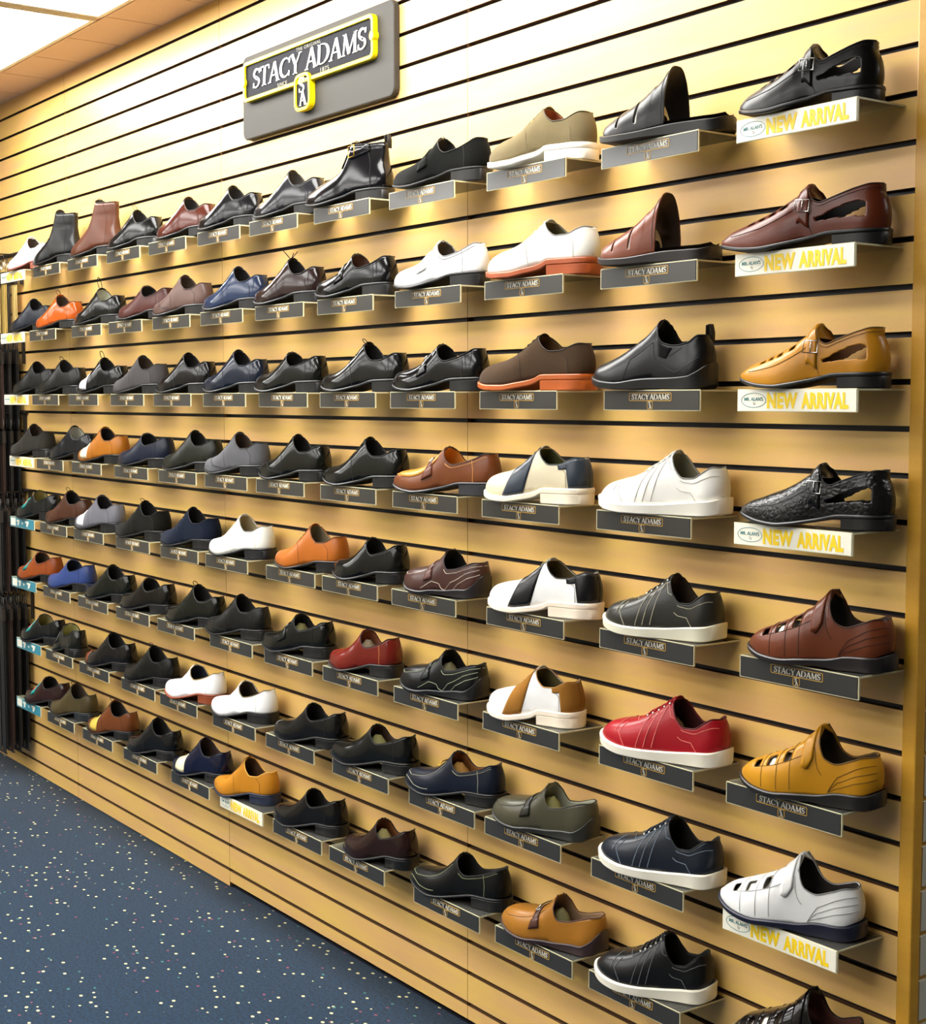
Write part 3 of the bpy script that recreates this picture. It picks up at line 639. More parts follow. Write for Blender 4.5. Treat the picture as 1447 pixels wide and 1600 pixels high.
# carpet
def carpet():
    M = bpy.data.materials.new('carpet'); M.use_nodes = True; nt = M.node_tree; b = nt.nodes['Principled BSDF']
    b.inputs['Roughness'].default_value = .95; b.inputs['Specular IOR Level'].default_value = .1; b.inputs['Sheen Weight'].default_value = .15
    tc = nt.nodes.new('ShaderNodeTexCoord')
    n = nt.nodes.new('ShaderNodeTexNoise'); n.inputs['Scale'].default_value = 130; n.inputs['Detail'].default_value = 3
    r = nt.nodes.new('ShaderNodeValToRGB'); r.color_ramp.elements[0].position = .3; r.color_ramp.elements[1].position = .72
    r.color_ramp.elements[0].color = lin((3, 18, 34))+(1,); r.color_ramp.elements[1].color = lin((13, 50, 76))+(1,)
    nt.links.new(tc.outputs['Object'], n.inputs['Vector']); nt.links.new(n.outputs['Fac'], r.inputs[0])
    last = r.outputs[0]
    def specks(last, scale, size, col, rot, keep):
        mp = nt.nodes.new('ShaderNodeMapping'); mp.inputs['Rotation'].default_value = (0, 0, rot); mp.inputs['Scale'].default_value = (1, 1.35, 1)
        mp.inputs['Location'].default_value = (rot*3, rot, 0)
        v = nt.nodes.new('ShaderNodeTexVoronoi'); v.inputs['Scale'].default_value = scale; v.inputs['Randomness'].default_value = .7
        lt = nt.nodes.new('ShaderNodeMath'); lt.operation = 'LESS_THAN'; lt.inputs[1].default_value = size
        sep = nt.nodes.new('ShaderNodeSeparateColor'); gt = nt.nodes.new('ShaderNodeMath'); gt.operation = 'LESS_THAN'; gt.inputs[1].default_value = keep
        mu = nt.nodes.new('ShaderNodeMath'); mu.operation = 'MULTIPLY'
        mx = nt.nodes.new('ShaderNodeMix'); mx.data_type = 'RGBA'; mx.inputs[7].default_value = lin(col)+(1,)
        L = nt.links.new
        L(tc.outputs['Object'], mp.inputs[0]); L(mp.outputs[0], v.inputs['Vector']); L(v.outputs['Distance'], lt.inputs[0]); L(v.outputs['Color'], sep.inputs[0])
        L(sep.outputs[0], gt.inputs[0]); L(lt.outputs[0], mu.inputs[0]); L(gt.outputs[0], mu.inputs[1]); L(mu.outputs[0], mx.inputs[0]); L(last, mx.inputs[6])
        return mx.outputs[2]
    last = specks(last, 30, .17, (206, 200, 150), .5, .8)
    last = specks(last, 26, .13, (120, 60, 84), .2, .6)
    last = specks(last, 24, .12, (60, 116, 110), .9, .5)
    nt.links.new(last, b.inputs['Base Color'])
    bm_ = nt.nodes.new('ShaderNodeBump'); bm_.inputs['Strength'].default_value = .4; bm_.inputs['Distance'].default_value = .003
    n2 = nt.nodes.new('ShaderNodeTexNoise'); n2.inputs['Scale'].default_value = 400
    nt.links.new(tc.outputs['Object'], n2.inputs['Vector']); nt.links.new(n2.outputs['Fac'], bm_.inputs['Height']); nt.links.new(bm_.outputs[0], b.inputs['Normal'])
    return M
mb = MB(); mb.box((LEFT-.1, FRONT-.1, -.08), (RIGHT+.1, 2.3, 0), 0); struct(mb.build('floor', carpet()))
# ceiling: 1 ft tiles with dark joints
TILE = mat('ceiling_tile', (214, 188, 172), .9, bump=(150, .5)); JOINT = mat('ceiling_joint', (70, 54, 44), .9)
FIX = []
for i in range(-1, 2): FIX.append((-4.305+1.22*i, -.20, True))
for xx in (-7.6, -6.2, -4.8, -3.4, -2.0):
    for yy in (-1.75, -3.0, -4.25): FIX.append((xx, yy, False))  # unseen rows added as fill to raise the mid-wall light level
FIX.append((-.95, 1.5, None))  # unseen light added to brighten the return wall
TS = .3145; mb = MB()
mb.box((LEFT-.1, FRONT-.1, CEIL+.02), (RIGHT+.1, 2.3, CEIL+.06), 1)
x = -4.305-13*TS+.0
while x < RIGHT:
    y = -.19; ys = [(-.19, .03)]
    while y > FRONT: ys.append((y-TS, y)); y -= TS
    for y0, y1 in ys: mb.box((max(x, LEFT)+.003, y0+.003, CEIL), (min(x+TS, RIGHT)-.003, y1-.003, CEIL+.02), 0)
    x += TS
mb.box((-1.46, .04, CEIL), (RIGHT, 2.3, CEIL+.02), 0)
struct(mb.build('ceiling', [TILE, JOINT]))
# fluorescent troffers set in the ceiling: wall run, plus added fill lights
DIFF = mat('troffer_diffuser', (250, 250, 248), .5, emit=TROFFER_W); DIFFW = mat('troffer_diffuser_boosted', (250, 250, 248), .5, emit=TROFFER_W*1.7); TFR = mat('troffer_frame', (225, 222, 210), .5)  # wall-run emission boosted to brighten the upper slatwall
for i, (x, y, wall) in enumerate(FIX):
    w_ = 1.18
    if wall: lb = 'lit fluorescent ceiling troffer in the run along the slatwall'; gp = 'ceiling troffers along the slatwall'
    elif wall is None: lb = 'added unseen ceiling light brightening the pale return wall'; gp = None
    else: lb = 'unseen ceiling troffer added over the shop floor for fill light'; gp = 'added fill troffers over the shop floor'
    t = thing('ceiling_light', lb, 'ceiling light', (x+.61, y-.31, CEIL), 0, gp)
    fr = MB(); fr.box((-.59, -.30, -.012), (.59, -.285, -.0005)); fr.box((-.59, .285, -.012), (.59, .30, -.0005)); fr.box((-.59, -.285, -.012), (-.575, .285, -.0005)); fr.box((.575, -.285, -.012), (.59, .285, -.0005))
    fr.build('frame', TFR, t); d = MB(); d.box((-.575, -.285, -.008), (.575, .285, -.001)); d.build('diffuser', DIFFW if wall else DIFF, t)
for o_, lb_ in (): pass
# ------------------------------------------------------------------ brand sign
SG = thing('brand_sign', 'dark grey wall sign with a yellow framed nameplate and white serif lettering', 'sign', (-3.36, 0, ZF+.2), 0)
BK = mat('sign_board', (58, 56, 52), .6, spec=.2); NPm = mat('nameplate_black', (6, 7, 18), .5, spec=.06); YE = mat('sign_yellow', (250, 222, 0), .35); WH = mat('sign_white', (245, 245, 240), .4)
DG = mat('sign_grey_letters', (120, 118, 105), .5)
mb = MB(); mb.prism(rrect(0, 0, .772, .228, .022), -.018, -.001); bevel(mb.build('backing_board', BK, SG), .003)
cx0 = -.02; cz0 = .038
mb = MB(); mb.prism(rrect(cx0, cz0, .662, .098, .012), -.028, -.018); bevel(mb.build('nameplate', NPm, SG), .001)
mb = MB(); mb.prism(rrect(cx0-.005, cz0-.078, .070, .084, .018), -.032, -.018); bevel(mb.build('emblem_plate', NPm, SG), .001)
mb = MB()
ring(mb, rrect(cx0, cz0, .672, .108, .016), rrect(cx0, cz0, .652, .088, .010), -.033, -.018)
ring(mb, rrect(cx0-.005, cz0-.078, .082, .096, .024), rrect(cx0-.005, cz0-.078, .064, .078, .016), -.036, -.018)
for sx in (-1, 1): mb.prism([(cx0+sx*.331+.010*math.cos(a), cz0+.012*math.sin(a)) for a in np.linspace(0, 2*math.pi, 15)[:-1]], -.035, -.018)
bevel(mb.build('yellow_frame', YE, SG), .0015)
mb = MB(); word(mb, 'STACY', cx0-.155, cz0-.024, .052, -.0302, -.028, wscale=1.26, gap=-.02, shear=.10); word(mb, 'ADAMS', cx0+.150, cz0-.024, .052, -.0302, -.028, wscale=1.26, gap=-.02, shear=.10)
mb.build('lettering', WH, SG)
mb = MB(); word(mb, 'S', cx0-.009, cz0-.079, .040, -.0342, -.032, wscale=1.15); word(mb, 'A', cx0-.003, cz0-.112, .036, -.0346, -.032, wscale=1.1); mb.build('emblem_letters', WH, SG)
sans('small_lettering', 'THE ORIGINAL', cx0+.02, cz0+.032, .013, -.0286, DG, SG, 1.25, space=1.2)
sans('small_lettering', 'SINCE', cx0-.12, cz0-.042, .014, -.0286, DG, SG, 1.3, space=1.1)
sans('small_lettering', '1875', cx0+.10, cz0-.042, .016, -.0286, DG, SG, 1.4, space=1.1)
# ------------------------------------------------------------------ acrylic shoe shelves
CARD = mat('card_dark', (46, 45, 42), .35, coat=.5); CARDW = mat('card_white', (236, 232, 214), .4, coat=.3); CARDT = mat('card_teal', (40, 130, 150), .4, coat=.3)
LOGOG = mat('logo_gold', (196, 152, 60), .4); LOGOW = mat('logo_white', (225, 222, 205), .5); YL = mat('arrival_yellow', (244, 206, 20), .45); YL2 = mat('arrival_yellow_block', (240, 220, 40), .45); TL = mat('oval_teal', (70, 130, 130), .5)
PW, PD, LH = .254, .118, .037
def shelf_body(root):
    mb = MB(); h = PW/2; t = .003
    mb.box((-h, -PD, -t), (h, -.0006, 0), 0); mb.box((-h, -PD, -LH), (h, -PD+t, -t-.0001), 0)
    o = mb.build('acrylic_plate', [ACRYL, ACRYL_EDGE], root)
    mb = MB(); e = .0012
    mb.box((-h-.0003, -PD-.0004, -.0012), (h+.0003, -PD+.0008, .0004)); mb.box((-h-.0003, -PD-.0004, -LH-.0006), (h+.0003, -PD+.001, -LH+.0008))
    for s_ in (-1, 1):
        mb.box((s_*h-.0006, -PD-.0004, -LH), (s_*h+.0006, -PD+t, 0)); mb.box((s_*h-.0005, -PD, -t), (s_*h+.0005, 0, 0))
    mb.build('polished_edge', ACRYL_EDGE, root)
LOGO_ME = {}
def shelf_dark(r, c):
    root = thing('acrylic_shoe_shelf', '', 'shelf', (0, 0, 0), 0, 'clear acrylic shoe shelves')
    shelf_body(root); y0, y1 = -PD-.0012, -PD-.0004
    mb = MB(); mb.box((-PW/2+.002, y0, -LH+.001), (PW/2-.002, y1, -.0015)); mb.build('label_card', CARD, root)
    z = -.0125; mb = MB(); y0 -= .0006; y1 = -PD-.0012
    ring(mb, rrect(0, z, .112, .0150, .0025, 3), rrect(0, z, .1098, .0128, .0018, 3), y0, y1, 0)
    ring(mb, rrect(0, z-.0150, .0150, .0150, .0035, 3), rrect(0, z-.0150, .0130, .0130, .0025, 3), y0, y1, 0)
    word(mb, 'STACY', -.0262, z-.0049, .0098, y0, y1, 1, wscale=1.14, gap=0, shear=.05); word(mb, 'ADAMS', .0250, z-.0049, .0098, y0, y1, 1, wscale=1.14, gap=0, shear=.05)
    word(mb, 'S', -.0010, z-.0155, .0064, y0, y1, 1, wscale=1.2); word(mb, 'A', .0008, z-.0208, .0060, y0, y1, 1, wscale=1.2)
    mb.build('brand_logo', [LOGOG, LOGOW], root); return root
def oval_ring(mb, cx, cz, rx, rz, t, y0, y1, mi=0):
    A = np.linspace(0, 2*math.pi, 33)[:-1]; ring(mb, [(cx+rx*math.cos(a), cz+rz*math.sin(a)) for a in A], [(cx+(rx-t)*math.cos(a), cz+(rz-t)*math.sin(a)) for a in A], y0, y1, mi)
def shelf_arrival():
    root = thing('acrylic_shoe_shelf', '', 'shelf', (0, 0, 0), 0, 'clear acrylic shoe shelves')
    shelf_body(root); y0, y1 = -PD-.0014, -PD-.0004
    mb = MB(); mb.box((-PW/2+.001, y0, -LH+.0005), (PW/2-.001, y1, -.0006)); mb.build('label_card', CARDW, root)
    mb = MB(); oval_ring(mb, -.090, -.0185, .028, .0125, .0009, y0-.0004, y0); mb.build('oval_outline', TL, root)
    sans('shop_name', "MR. ALAN'S", -.090, -.0195, .0085, y0-.0003, TL, root, .98, fat=.00012, ext=.0002)
    mb = MB(); mb.tube([(-.0915, y0-.0002, -.0225), (-.0885, y0-.0002, -.0225), (-.0905, y0-.0002, -.0245), (-.0875, y0-.0002, -.0270), (-.0860, y0-.0002, -.0230)], .0004, 4); mb.build('shop_mark', mat('ink', (40, 50, 50), .6), root)
    sans('arrival_lettering', 'NEW', -.028, -.0305, .0335, y0-.0003, YL, root, .80, fat=.0018, ext=.0002, space=1.10)
    sans('arrival_lettering', 'ARRIVAL', .063, -.0305, .0335, y0-.0003, YL, root, .68, fat=.0018, ext=.0002, space=1.08)
    return root
def shelf_teal():
    root = thing('acrylic_shoe_shelf', '', 'shelf', (0, 0, 0), 0, 'clear acrylic shoe shelves')
    shelf_body(root); y0, y1 = -PD-.0014, -PD-.0004
    mb = MB(); mb.box((-PW/2+.001, y0, -LH+.0005), (PW/2-.001, y1, -.0006)); mb.build('label_card', CARDT, root)
    mb = MB(); mb.prism(rrect(-.092, -.018, .052, .028, .002, 2), y0-.0004, y0); mb.build('card_print', CARDW, root)
    for x_, w_ in ((-.040, .030), (.055, .038)):
        mb = MB(); mb.prism([(x_-w_/2, -.008), (x_-w_/2, -.014), (x_-.004, -.018), (x_-.008, -.029), (x_+.006, -.029), (x_+w_/2, -.013), (x_+w_/2, -.008)], y0-.0004, y0); mb.build('card_print', LOGOW, root)
    mb = MB(); mb.prism([(.000, -.014), (.000, -.024), (.016, -.019)], y0-.0004, y0)
    mb.build('card_print', LOGOW, root); return root
def dup(root, loc, label):
    r = root.copy(); COL.objects.link(r); r.location = loc; r['label'] = label
    for ch in list(root.children):
        c = ch.copy(); COL.objects.link(c); c.parent = r
        for g in ch.children:
            d = g.copy(); COL.objects.link(d); d.parent = c
    return r
ORD = ['first', 'second', 'third', 'fourth', 'fifth', 'sixth', 'seventh', 'eighth', 'ninth', 'tenth', 'eleventh', 'twelfth']
ROWN = ['top', 'second', 'third', 'fourth', 'fifth', 'sixth', 'seventh', 'bottom']
def colname(c): return 'rightmost' if c == 0 else 'leftmost' if c == 11 else ORD[c]+' from right'
ARRIVAL = {(1,0),(2,0),(3,0),(4,0),(7,0),(8,6),(1,11),(2,11),(3,11),(4,11)}
TEAL = {(5,11),(6,11),(7,11),(8,11)}
protos = {}
used = set()
for r in range(1, 9):
    for c in range(12):
        kind = 'arrival' if (r, c) in ARRIVAL else 'teal' if (r, c) in TEAL else 'dark'
        if kind not in protos: protos[kind] = dict(arrival=shelf_arrival, teal=shelf_teal, dark=lambda: shelf_dark(0, 0))[kind]()
        card = dict(arrival='white new-arrival card', teal='teal and white card', dark='dark gold-framed card')[kind]
        lb = 'clear acrylic shoe shelf with %s, %s row, %s' % (card, ROWN[r-1], colname(c))
        loc = (SHELF_X[r][c], 0, ZG(3*r-1)-(.0112 if r > 1 else .0155))
        if kind not in used:
            used.add(kind); o = protos[kind]; o.location = loc; o['label'] = lb
        else: dup(protos[kind], loc, lb)
# ------------------------------------------------------------------ the shoes
BLK = (15, 14, 15); BLK2 = (17, 16, 16); NAVY = (26, 38, 72); DNAVY = (22, 32, 54); BRN = (110, 52, 34); DBR = (56, 34, 32); WHT = (238, 238, 236); TAN = (196, 108, 26); COG = (134, 66, 34); TAUPE = (112, 100, 72); GRY = (112, 110, 108); BRICK = (176, 76, 30); MUST = (222, 158, 34)
SPEC = {
1: [dict(k='fisher', c=BLK, f='leather', n='black leather slingback fisherman shoe'),
    dict(k='slide', c=BLK, n='black leather open-back banded slide'),
    dict(k='bucks', c=TAUPE, f='suede', s=(240,236,225), st=(110,98,70), n='taupe suede lace-up shoe, white sole', lin=(150,90,60)),
    dict(k='loafer', c=(12,13,10), f='suede', nocollar=False, strap=(26,28,24), n='black suede strap loafer', noapron=True),
    dict(k='boot', zk=.80, c=(10,10,14), f='patent', buckle=True, tab=True, plainvamp=True, n='black ankle boot with side buckle'),
    dict(k='oxford', c=(43,43,46), f='patent', n='charcoal polished plain-toe lace-up', lin=(60,55,50)),
    dict(k='oxford', c=(16,17,20), f='patent', wing=True, n='black wingtip lace-up'),
    dict(k='oxford', c=(68,30,21), f='patent', cap=True, n='reddish brown lace-up dress shoe'),
    dict(k='oxford', c=(16,17,16), f='patent', low=True, loop=.022, n='black brogue with tall lace loop'),
    dict(k='boot', c=(78,42,26), plainvamp=True, n='brown leather plain ankle boot'),
    dict(k='boot', c=(16,17,17), laced=True, n='black laced ankle boot'),
    dict(k='oxford', c=WHT, s=(129,68,53), n='white dress shoe with reddish sole')],
2: [dict(k='fisher', c=(92,37,15), n='brown leather slingback fisherman shoe'),
    dict(k='slide', c=(111,57,36), s=(30,24,22), n='brown leather open-back banded slide'),
    dict(k='bucks', c=(226,226,218), f='leather', s=(150,68,24), st=(170,165,150), lace=(225,222,212), n='white brogue lace-up, brick red sole', lin=(120,110,80)),
    dict(k='loafer', c=(240,240,240), strap=(240,240,240), st=(90,90,90), lin=(92,80,66), n='white loafer with black sole'),
    dict(k='loafer', c=BLK, f='patent', strap=BLK, lin=(90,60,44), n='black polished penny loafer'),
    dict(k='oxford', c=(49,32,30), f='patent', spikes=True, n='dark brown lace-up with lace ends standing up'),
    dict(k='oxford', c=(30,41,64), f='patent', n='steel blue lace-up dress shoe'),
    dict(k='oxford', c=(86,64,57), wing=True, n='dusty brown wingtip'),
    dict(k='loafer', c=(68,32,27), n='maroon brown dress loafer'),
    dict(k='oxford', c=(22,22,19), f='patent', loop=.040, n='black lace-up with high lace loop', lin=(180,180,160)),
    dict(k='oxford', c=(160,72,18), f='patent', loop=.022, n='bright orange tan lace-up'),
    dict(k='oxford', c=(32,40,52), n='slate navy lace-up')],
3: [dict(k='fisher', c=(190,129,25), n='mustard tan slingback with dark sole', lin=(110,70,36), cut=(.56,.63,.70,.77)),
    dict(k='slipon', c=(22,23,26), n='black slip-on with heel pull tab'),
    dict(k='bucks', c=(67,51,36), f='suede', s=(172,82,22), n='brown suede lace-up, orange sole', lin=(110,80,45)),
    dict(k='loafer', c=BLK, f='patent', strap=BLK, bit='steel', apron=(30,30,34), n='black polished loafer with metal bit'),
    dict(k='oxford', c=(18,19,18), f='patent', spikes=False, n='black polished lace-up with bow tied high', loop=.012),
    dict(k='loafer', c=(18,19,16), f='patent', noapron=True, n='black polished slip-on dress shoe'),
    dict(k='oxford', c=(27,35,54), f='patent', wing=True, n='navy wingtip dress shoe'),
    dict(k='oxford', c=BLK2, f='patent', cap=True, n='black cap-toe dress shoe'),
    dict(k='oxford', c=(67,64,64), f='suede', n='grey suede lace-up'),
    dict(k='oxford', c=(16,16,14), f='patent', panel=(244,244,246), loop=.026, n='black and white spectator lace-up'),
    dict(k='oxford', c=(23,21,18), loop=.016, n='black soft lace-up'),
    dict(k='oxford', c=(22,21,19), n='dark lace-up with glossy heel')],
4: [dict(k='fisher', c=(17,17,18), f='croc', n='black crocodile-textured slingback', cut=()),
    dict(k='sneaker', c=(240,238,230), s=(238,234,222), lace=(235,235,228), st=(196,190,176), n='white leather walking sneaker', lin=(150,145,120)),
    dict(k='bucks', c=(214,202,172), s=(240,228,205), saddle=(48,56,66), sf='leather', lace=(60,60,62), n='beige saddle shoe with slate navy saddle', lin=(90,90,50), collar=(60,66,70)),
    dict(k='loafer', c=(106,56,25), f='leather', strap=(92,46,28), bit='steel', apron=(190,129,43), st=(200,140,70), lin=(206,140,56), s=(40,40,44), n='brown bit loafer with tan apron'),
    dict(k='oxford', c=(14,17,13), f='patent', n='black polished lace-up with rolled collar', bow=False),
    dict(k='oxford', c=(17,19,13), f='patent', n='black polished brogue', wing=True),
    dict(k='oxford', c=(88,88,91), f='suede', n='grey suede dress shoe', wing=True),
    dict(k='oxford', c=(34,35,24), f='leather', n='dark olive dress shoe'),
    dict(k='loafer', c=(27,36,57), n='navy dress loafer', noapron=True),
    dict(k='oxford', c=(159,96,22), panel=(236,222,190), n='tan and cream two-tone spectator', lin=(30,26,24)),
    dict(k='oxford', c=(23,26,31), f='patent', lin=(170,170,160), n='black dress shoe with pale lining'),
    dict(k='oxford', c=(60,57,49), f='suede', n='olive grey suede lace-up')],
5: [dict(k='velcro', c=(104,50,25), n='chestnut brown strap fisherman shoe', s=(28,22,22), lin=(60,50,42)),
    dict(k='sneaker', c=(60,59,52), s=(228,224,200), st=(170,164,140), lace=(70,66,58), n='olive grey leather sneaker'),
    dict(k='bucks', c=(240,240,238), s=(240,225,205), saddle=(24,24,28), lace=(222,205,150), n='white saddle shoe with black saddle', lin=(100,85,50), collar=(40,36,32)),
    dict(k='moc', c=(67,41,35), s=(28,24,24), st=(190,176,160), strap=(84,52,44), n='brown driving moccasin, pale stitching'),
    dict(k='loafer', c=(16,17,14), f='patent', n='black polished plain loafer', noapron=True),
    dict(k='oxford', c=(175,96,30), f='leather', bow=False, n='orange tan dress shoe, black heel', lin=(120,110,85)),
    dict(k='oxford', c=(242,242,232), f='leather', n='white dress shoe with black heel', lin=(170,155,120), h=(20,20,22), st=(190,186,170), lace=(230,230,220)),
    dict(k='oxford', c=(25,35,57), f='suede', n='navy suede dress shoe'),
    dict(k='oxford', c=(27,26,18), f='suede', loop=.01, n='dark olive black textured lace-up'),
    dict(k='oxford', c=(104,104,111), panel=(245,245,248), n='grey and white spectator', lin=(24,24,26)),
    dict(k='oxford', c=(70,40,25), loop=.014, n='brown lace-up dress shoe'),
    dict(k='loafer', c=(23,27,27), f='patent', tag=True, n='black loafer with teal sale tag', lin=(150,140,90))],
6: [dict(k='velcro', c=(196,137,24), s=(30,26,24), n='mustard yellow strap fisherman shoe', lin=(60,46,30)),
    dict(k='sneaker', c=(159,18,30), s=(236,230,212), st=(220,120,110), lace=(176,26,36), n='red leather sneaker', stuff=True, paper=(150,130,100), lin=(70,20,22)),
    dict(k='bucks', c=(242,242,240), s=(244,230,210), saddle=(146,99,39), sf='suede', lace=(170,130,70), n='white saddle shoe with brown suede saddle', lin=(110,100,60), collar=(180,130,70)),
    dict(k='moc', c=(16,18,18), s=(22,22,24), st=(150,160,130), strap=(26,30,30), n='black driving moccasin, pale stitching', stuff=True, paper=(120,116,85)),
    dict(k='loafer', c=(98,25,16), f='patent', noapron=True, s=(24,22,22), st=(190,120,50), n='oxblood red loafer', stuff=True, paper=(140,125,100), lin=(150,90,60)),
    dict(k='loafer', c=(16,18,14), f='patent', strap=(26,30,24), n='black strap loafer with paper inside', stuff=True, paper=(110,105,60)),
    dict(k='oxford', c=(24,24,21), f='leather', wing=True, n='black snakeskin-look wingtip'),
    dict(k='oxford', c=(19,21,14), f='patent', loop=.012, n='black polished lace-up, bow loose'),
    dict(k='loafer', c=(21,19,14), f='patent', noapron=True, n='black plain slip-on dress shoe'),
    dict(k='oxford', c=(18,21,16), f='patent', n='black plain lace-up'),
    dict(k='loafer', c=(48,66,120), f='leather', noapron=True, n='bright blue leather slip-on', lin=(20,26,44)),
    dict(k='loafer', c=(141,67,25), tag=True, n='orange brown loafer with teal sale tag')],
7: [dict(k='velcro', c=(240,240,238), s=(22,24,44), n='white strap fisherman shoe', st=(176,176,174), lin=(48,40,36)),
    dict(k='sneaker', c=(36,44,57), s=(238,232,214), st=(110,124,140), lace=(50,58,70), n='navy leather sneaker'),
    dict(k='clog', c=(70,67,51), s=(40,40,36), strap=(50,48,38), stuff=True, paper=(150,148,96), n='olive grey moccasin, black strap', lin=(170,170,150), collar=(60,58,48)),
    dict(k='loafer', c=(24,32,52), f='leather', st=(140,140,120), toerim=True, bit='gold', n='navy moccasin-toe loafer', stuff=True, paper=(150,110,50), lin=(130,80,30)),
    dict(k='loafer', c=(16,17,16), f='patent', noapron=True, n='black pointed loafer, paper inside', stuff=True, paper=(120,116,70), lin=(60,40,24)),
    dict(k='loafer', c=(17,18,17), f='patent', noapron=True, n='black polished pointed slip-on'),
    dict(k='loafer', c=(246,246,246), n='white loafer with black heel', noapron=True, lin=(70,56,44), st=(210,210,205), collar=(120,100,70)),
    dict(k='loafer', c=(248,248,248), s=(129,60,29), n='white loafer with brick red heel', noapron=True, lin=(40,44,60), st=(210,210,205), collar=(140,120,60)),
    dict(k='oxford', c=(22,22,17), f='leather', loop=.01, n='black textured lace-up'),
    dict(k='oxford', c=(24,21,21), f='patent', cap=(106,48,26), n='black lace-up with brown toe'),
    dict(k='loafer', c=(24,26,21), f='patent', strap=(40,42,34), n='black strap loafer with pale green lining', lin=(170,165,110), rot=-6),
    dict(k='loafer', c=(22,23,23), f='patent', tag=True, n='black tagged loafer over a teal card', lin=(140,130,80))],
8: [dict(k='velcro', c=(21,18,17), f='patent', s=(22,20,20), n='black strap fisherman shoe cut by the frame', lin=(90,50,40)),
    dict(k='sneaker', c=(24,26,28), s=(238,232,214), st=(96,98,100), lace=(44,44,46), n='black leather sneaker, white sole', rot=22),
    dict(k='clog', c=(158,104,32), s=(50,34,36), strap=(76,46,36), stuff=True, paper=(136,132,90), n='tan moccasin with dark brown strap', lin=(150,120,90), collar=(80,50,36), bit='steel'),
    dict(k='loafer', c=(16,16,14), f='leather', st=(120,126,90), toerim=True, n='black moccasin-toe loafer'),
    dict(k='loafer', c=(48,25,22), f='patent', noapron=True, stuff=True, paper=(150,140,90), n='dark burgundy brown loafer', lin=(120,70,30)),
    dict(k='loafer', c=(19,18,16), f='patent', noapron=True, n='black glossy-heeled slip-on'),
    dict(k='oxford', c=(190,125,30), f='leather', bow=False, n='golden tan dress shoe over a new-arrival card', lin=(84,54,30), s=(26,34,56), collar=(236,180,80)),
    dict(k='oxford', c=(20,27,57), f='patent', panel=(228,220,180), n='navy spectator with cream vamp', lin=(60,40,30)),
    dict(k='oxford', c=(17,19,21), f='patent', n='black patent dress shoe'),
    dict(k='oxford', c=(97,52,23), f='patent', panel=(194,168,68), loop=.012, n='brown and yellow spectator', lin=(30,24,22)),
    dict(k='oxford', c=(70,60,35), f='leather', s=(30,34,36), n='olive brown creased lace-up', loop=.008),
    dict(k='loafer', c=(57,32,30), f='patent', tag=True, n='maroon loafer with teal sale tag')],
}
for r in range(1, 9):
    for c in range(12):
        sp = SPEC[r][c]; Xc, L = PLACE[r][c]
        an = math.radians(sp.get('rot', 14 if c == 0 else 12))
        loc = (Xc+math.cos(an)*L/2, -.076+math.sin(an)*L/2, ZG(3*r-1)-(.0106 if r > 1 else .0149))
        nm = {'boot':'ankle_boot', 'sneaker':'sneaker', 'loafer':'loafer', 'moc':'driving_moccasin', 'clog':'moccasin', 'slide':'slide_sandal', 'fisher':'slingback_shoe', 'velcro':'fisherman_shoe', 'slipon':'slip_on_shoe', 'bucks':'casual_lace_up_shoe', 'oxford':'dress_shoe'}[sp['k']]
        cat = {'boot':'boot', 'sneaker':'sneaker', 'slide':'sandal'}.get(sp['k'], 'shoe')
        root = thing(nm, '%s, %s row, %s' % (sp['n'], ROWN[r-1], colname(c)), cat, loc, an)
        make_shoe(sp, L, root)
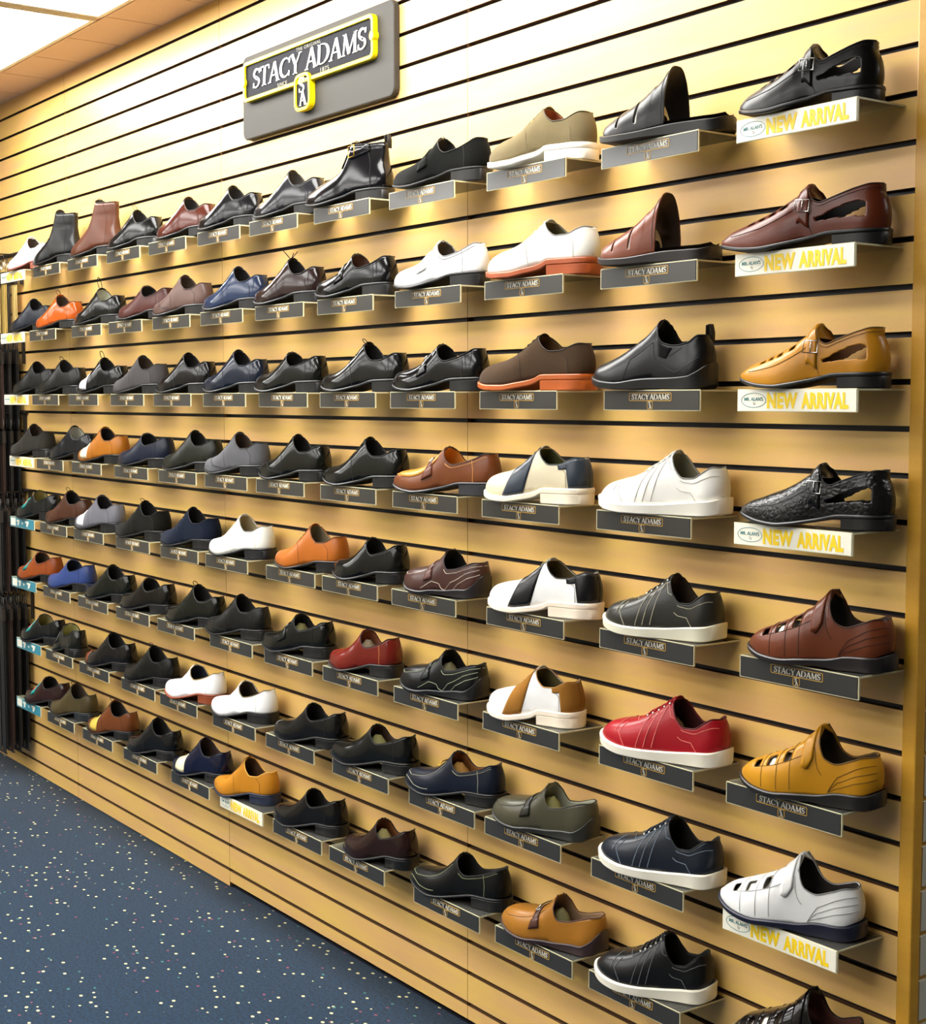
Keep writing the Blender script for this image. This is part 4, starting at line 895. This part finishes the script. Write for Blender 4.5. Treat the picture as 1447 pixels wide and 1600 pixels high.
# ------------------------------------------------------------------ belts hanging at the far left
BM = [mat('belt_black', (22, 20, 20), .5), mat('belt_black_card', (34, 30, 26), .5), mat('belt_brown', (52, 34, 26), .5)]
BC = [mat('belt_cream', (214, 190, 120), .5), mat('belt_tan', (190, 160, 84), .5), mat('belt_grey', (96, 92, 78), .5)]
def make_belt(length, strap, cardm):
    t = thing('belt', 'x', 'belt', (0, 0, 0))
    mb = MB()
    mb.box((-.019, -.004, -length), (.019, -.001, -.045)); mb.box((-.017, .001, -length+.03), (.021, .004, -.045))
    mb.box((-.018, -.003, -length-.003), (.018, .003, -length+.002)); bevel(mb.build('strap', strap, t), .0008, 1)
    mb = MB(); mb.tube([(-.020, 0, -.010), (.020, 0, -.010), (.020, 0, -.052), (-.020, 0, -.052)], .0022, 5, closed=True); mb.tube([(0, 0, -.010), (0, 0, -.052)], .0016, 5)
    mb.build('buckle', STEEL if strap in BC else mat('buckle_black', (40, 38, 36), .4), t, smooth=True)
    mb = MB(); mb.box((-.022, -.006, -.100), (.022, .006, -.054)); mb.build('hang_card', cardm, t)
    mb = MB(); mb.tube([(0, 0, -.010), (.004, 0, .0), (.004, 0, .009), (-.002, 0, .012), (-.006, 0, .006)], .0014, 5); mb.build('hook', BM[0], t, smooth=True)
    return t
tiers = [(0.6, .315, True, 'top'), (5.1, .37, False, 'second'), (9.1, .33, False, 'third'), (13.1, .37, False, 'fourth'), (17.6, .62, False, 'lowest')]
for ti, (g, ln, cream, tn) in enumerate(tiers):
    z = ZG(round(g)); x0 = -5.60 if ti < 3 else -5.565
    rk = thing('belt_rack', 'black metal belt rack hung on the slatwall, %s tier at far left' % tn, 'rack', (x0-.28, 0, z), 0, 'belt racks at the far left')
    mb = MB(); mb.tube([(-.32, -.012, 0), (.30, -.012, 0)], .006, 6); mb.box((-.32, -.010, -.004), (.30, .010, .004)); mb.build('rail', BM[0], rk)
    mb = MB(); mb.box((.272, -.012, -.12), (.284, -.002, .0)); mb.build('upright', BM[0], rk); mb = MB(); mb.box((-.30, -.012, -.12), (-.288, -.002, 0)); mb.build('upright', BM[0], rk)
    kk = 0
    for hi in range(7 if cream else 9):
        hx = x0-.030-(.075 if cream else .052)*hi; ph = MB(); ph.tube([(hx-(x0-.28), -.012, -.006), (hx-(x0-.28), -.137, -.006), (hx-(x0-.28), -.145, .006)], .003, 5); ph.build('peg', BM[0], rk, smooth=True)
        for yi in range(3 if cream else 4):
            yb = -.028-(.040 if cream else .030)*yi
            if hx-2.15*(-yb)*-1 < -5.95+.0: pass
            ms = (BC if cream else BM); mi = (0, 1, 2, 0, 1)[(hi*2+yi) % 5] if cream else (0, 0, 1, 0, 2)[(hi+yi*2) % 5]
            key = (ti, mi)
            if key not in protos: protos[key] = make_belt(ln, ms[mi], BM[1]); o = protos[key]; o.location = (hx, yb, z-.006-.0145)
            else: o = dup(protos[key], (hx, yb, z-.006-.0145), '')
            coln = (('cream', 'tan', 'grey') if cream else ('black', 'black', 'dark brown'))[mi]
            o['label'] = '%s belt hanging in the %s tier of belt racks at the far left' % (coln, tn)
            o['group'] = '%s belts on the %s rack' % (coln, tn)
print('objects', len(bpy.data.objects))
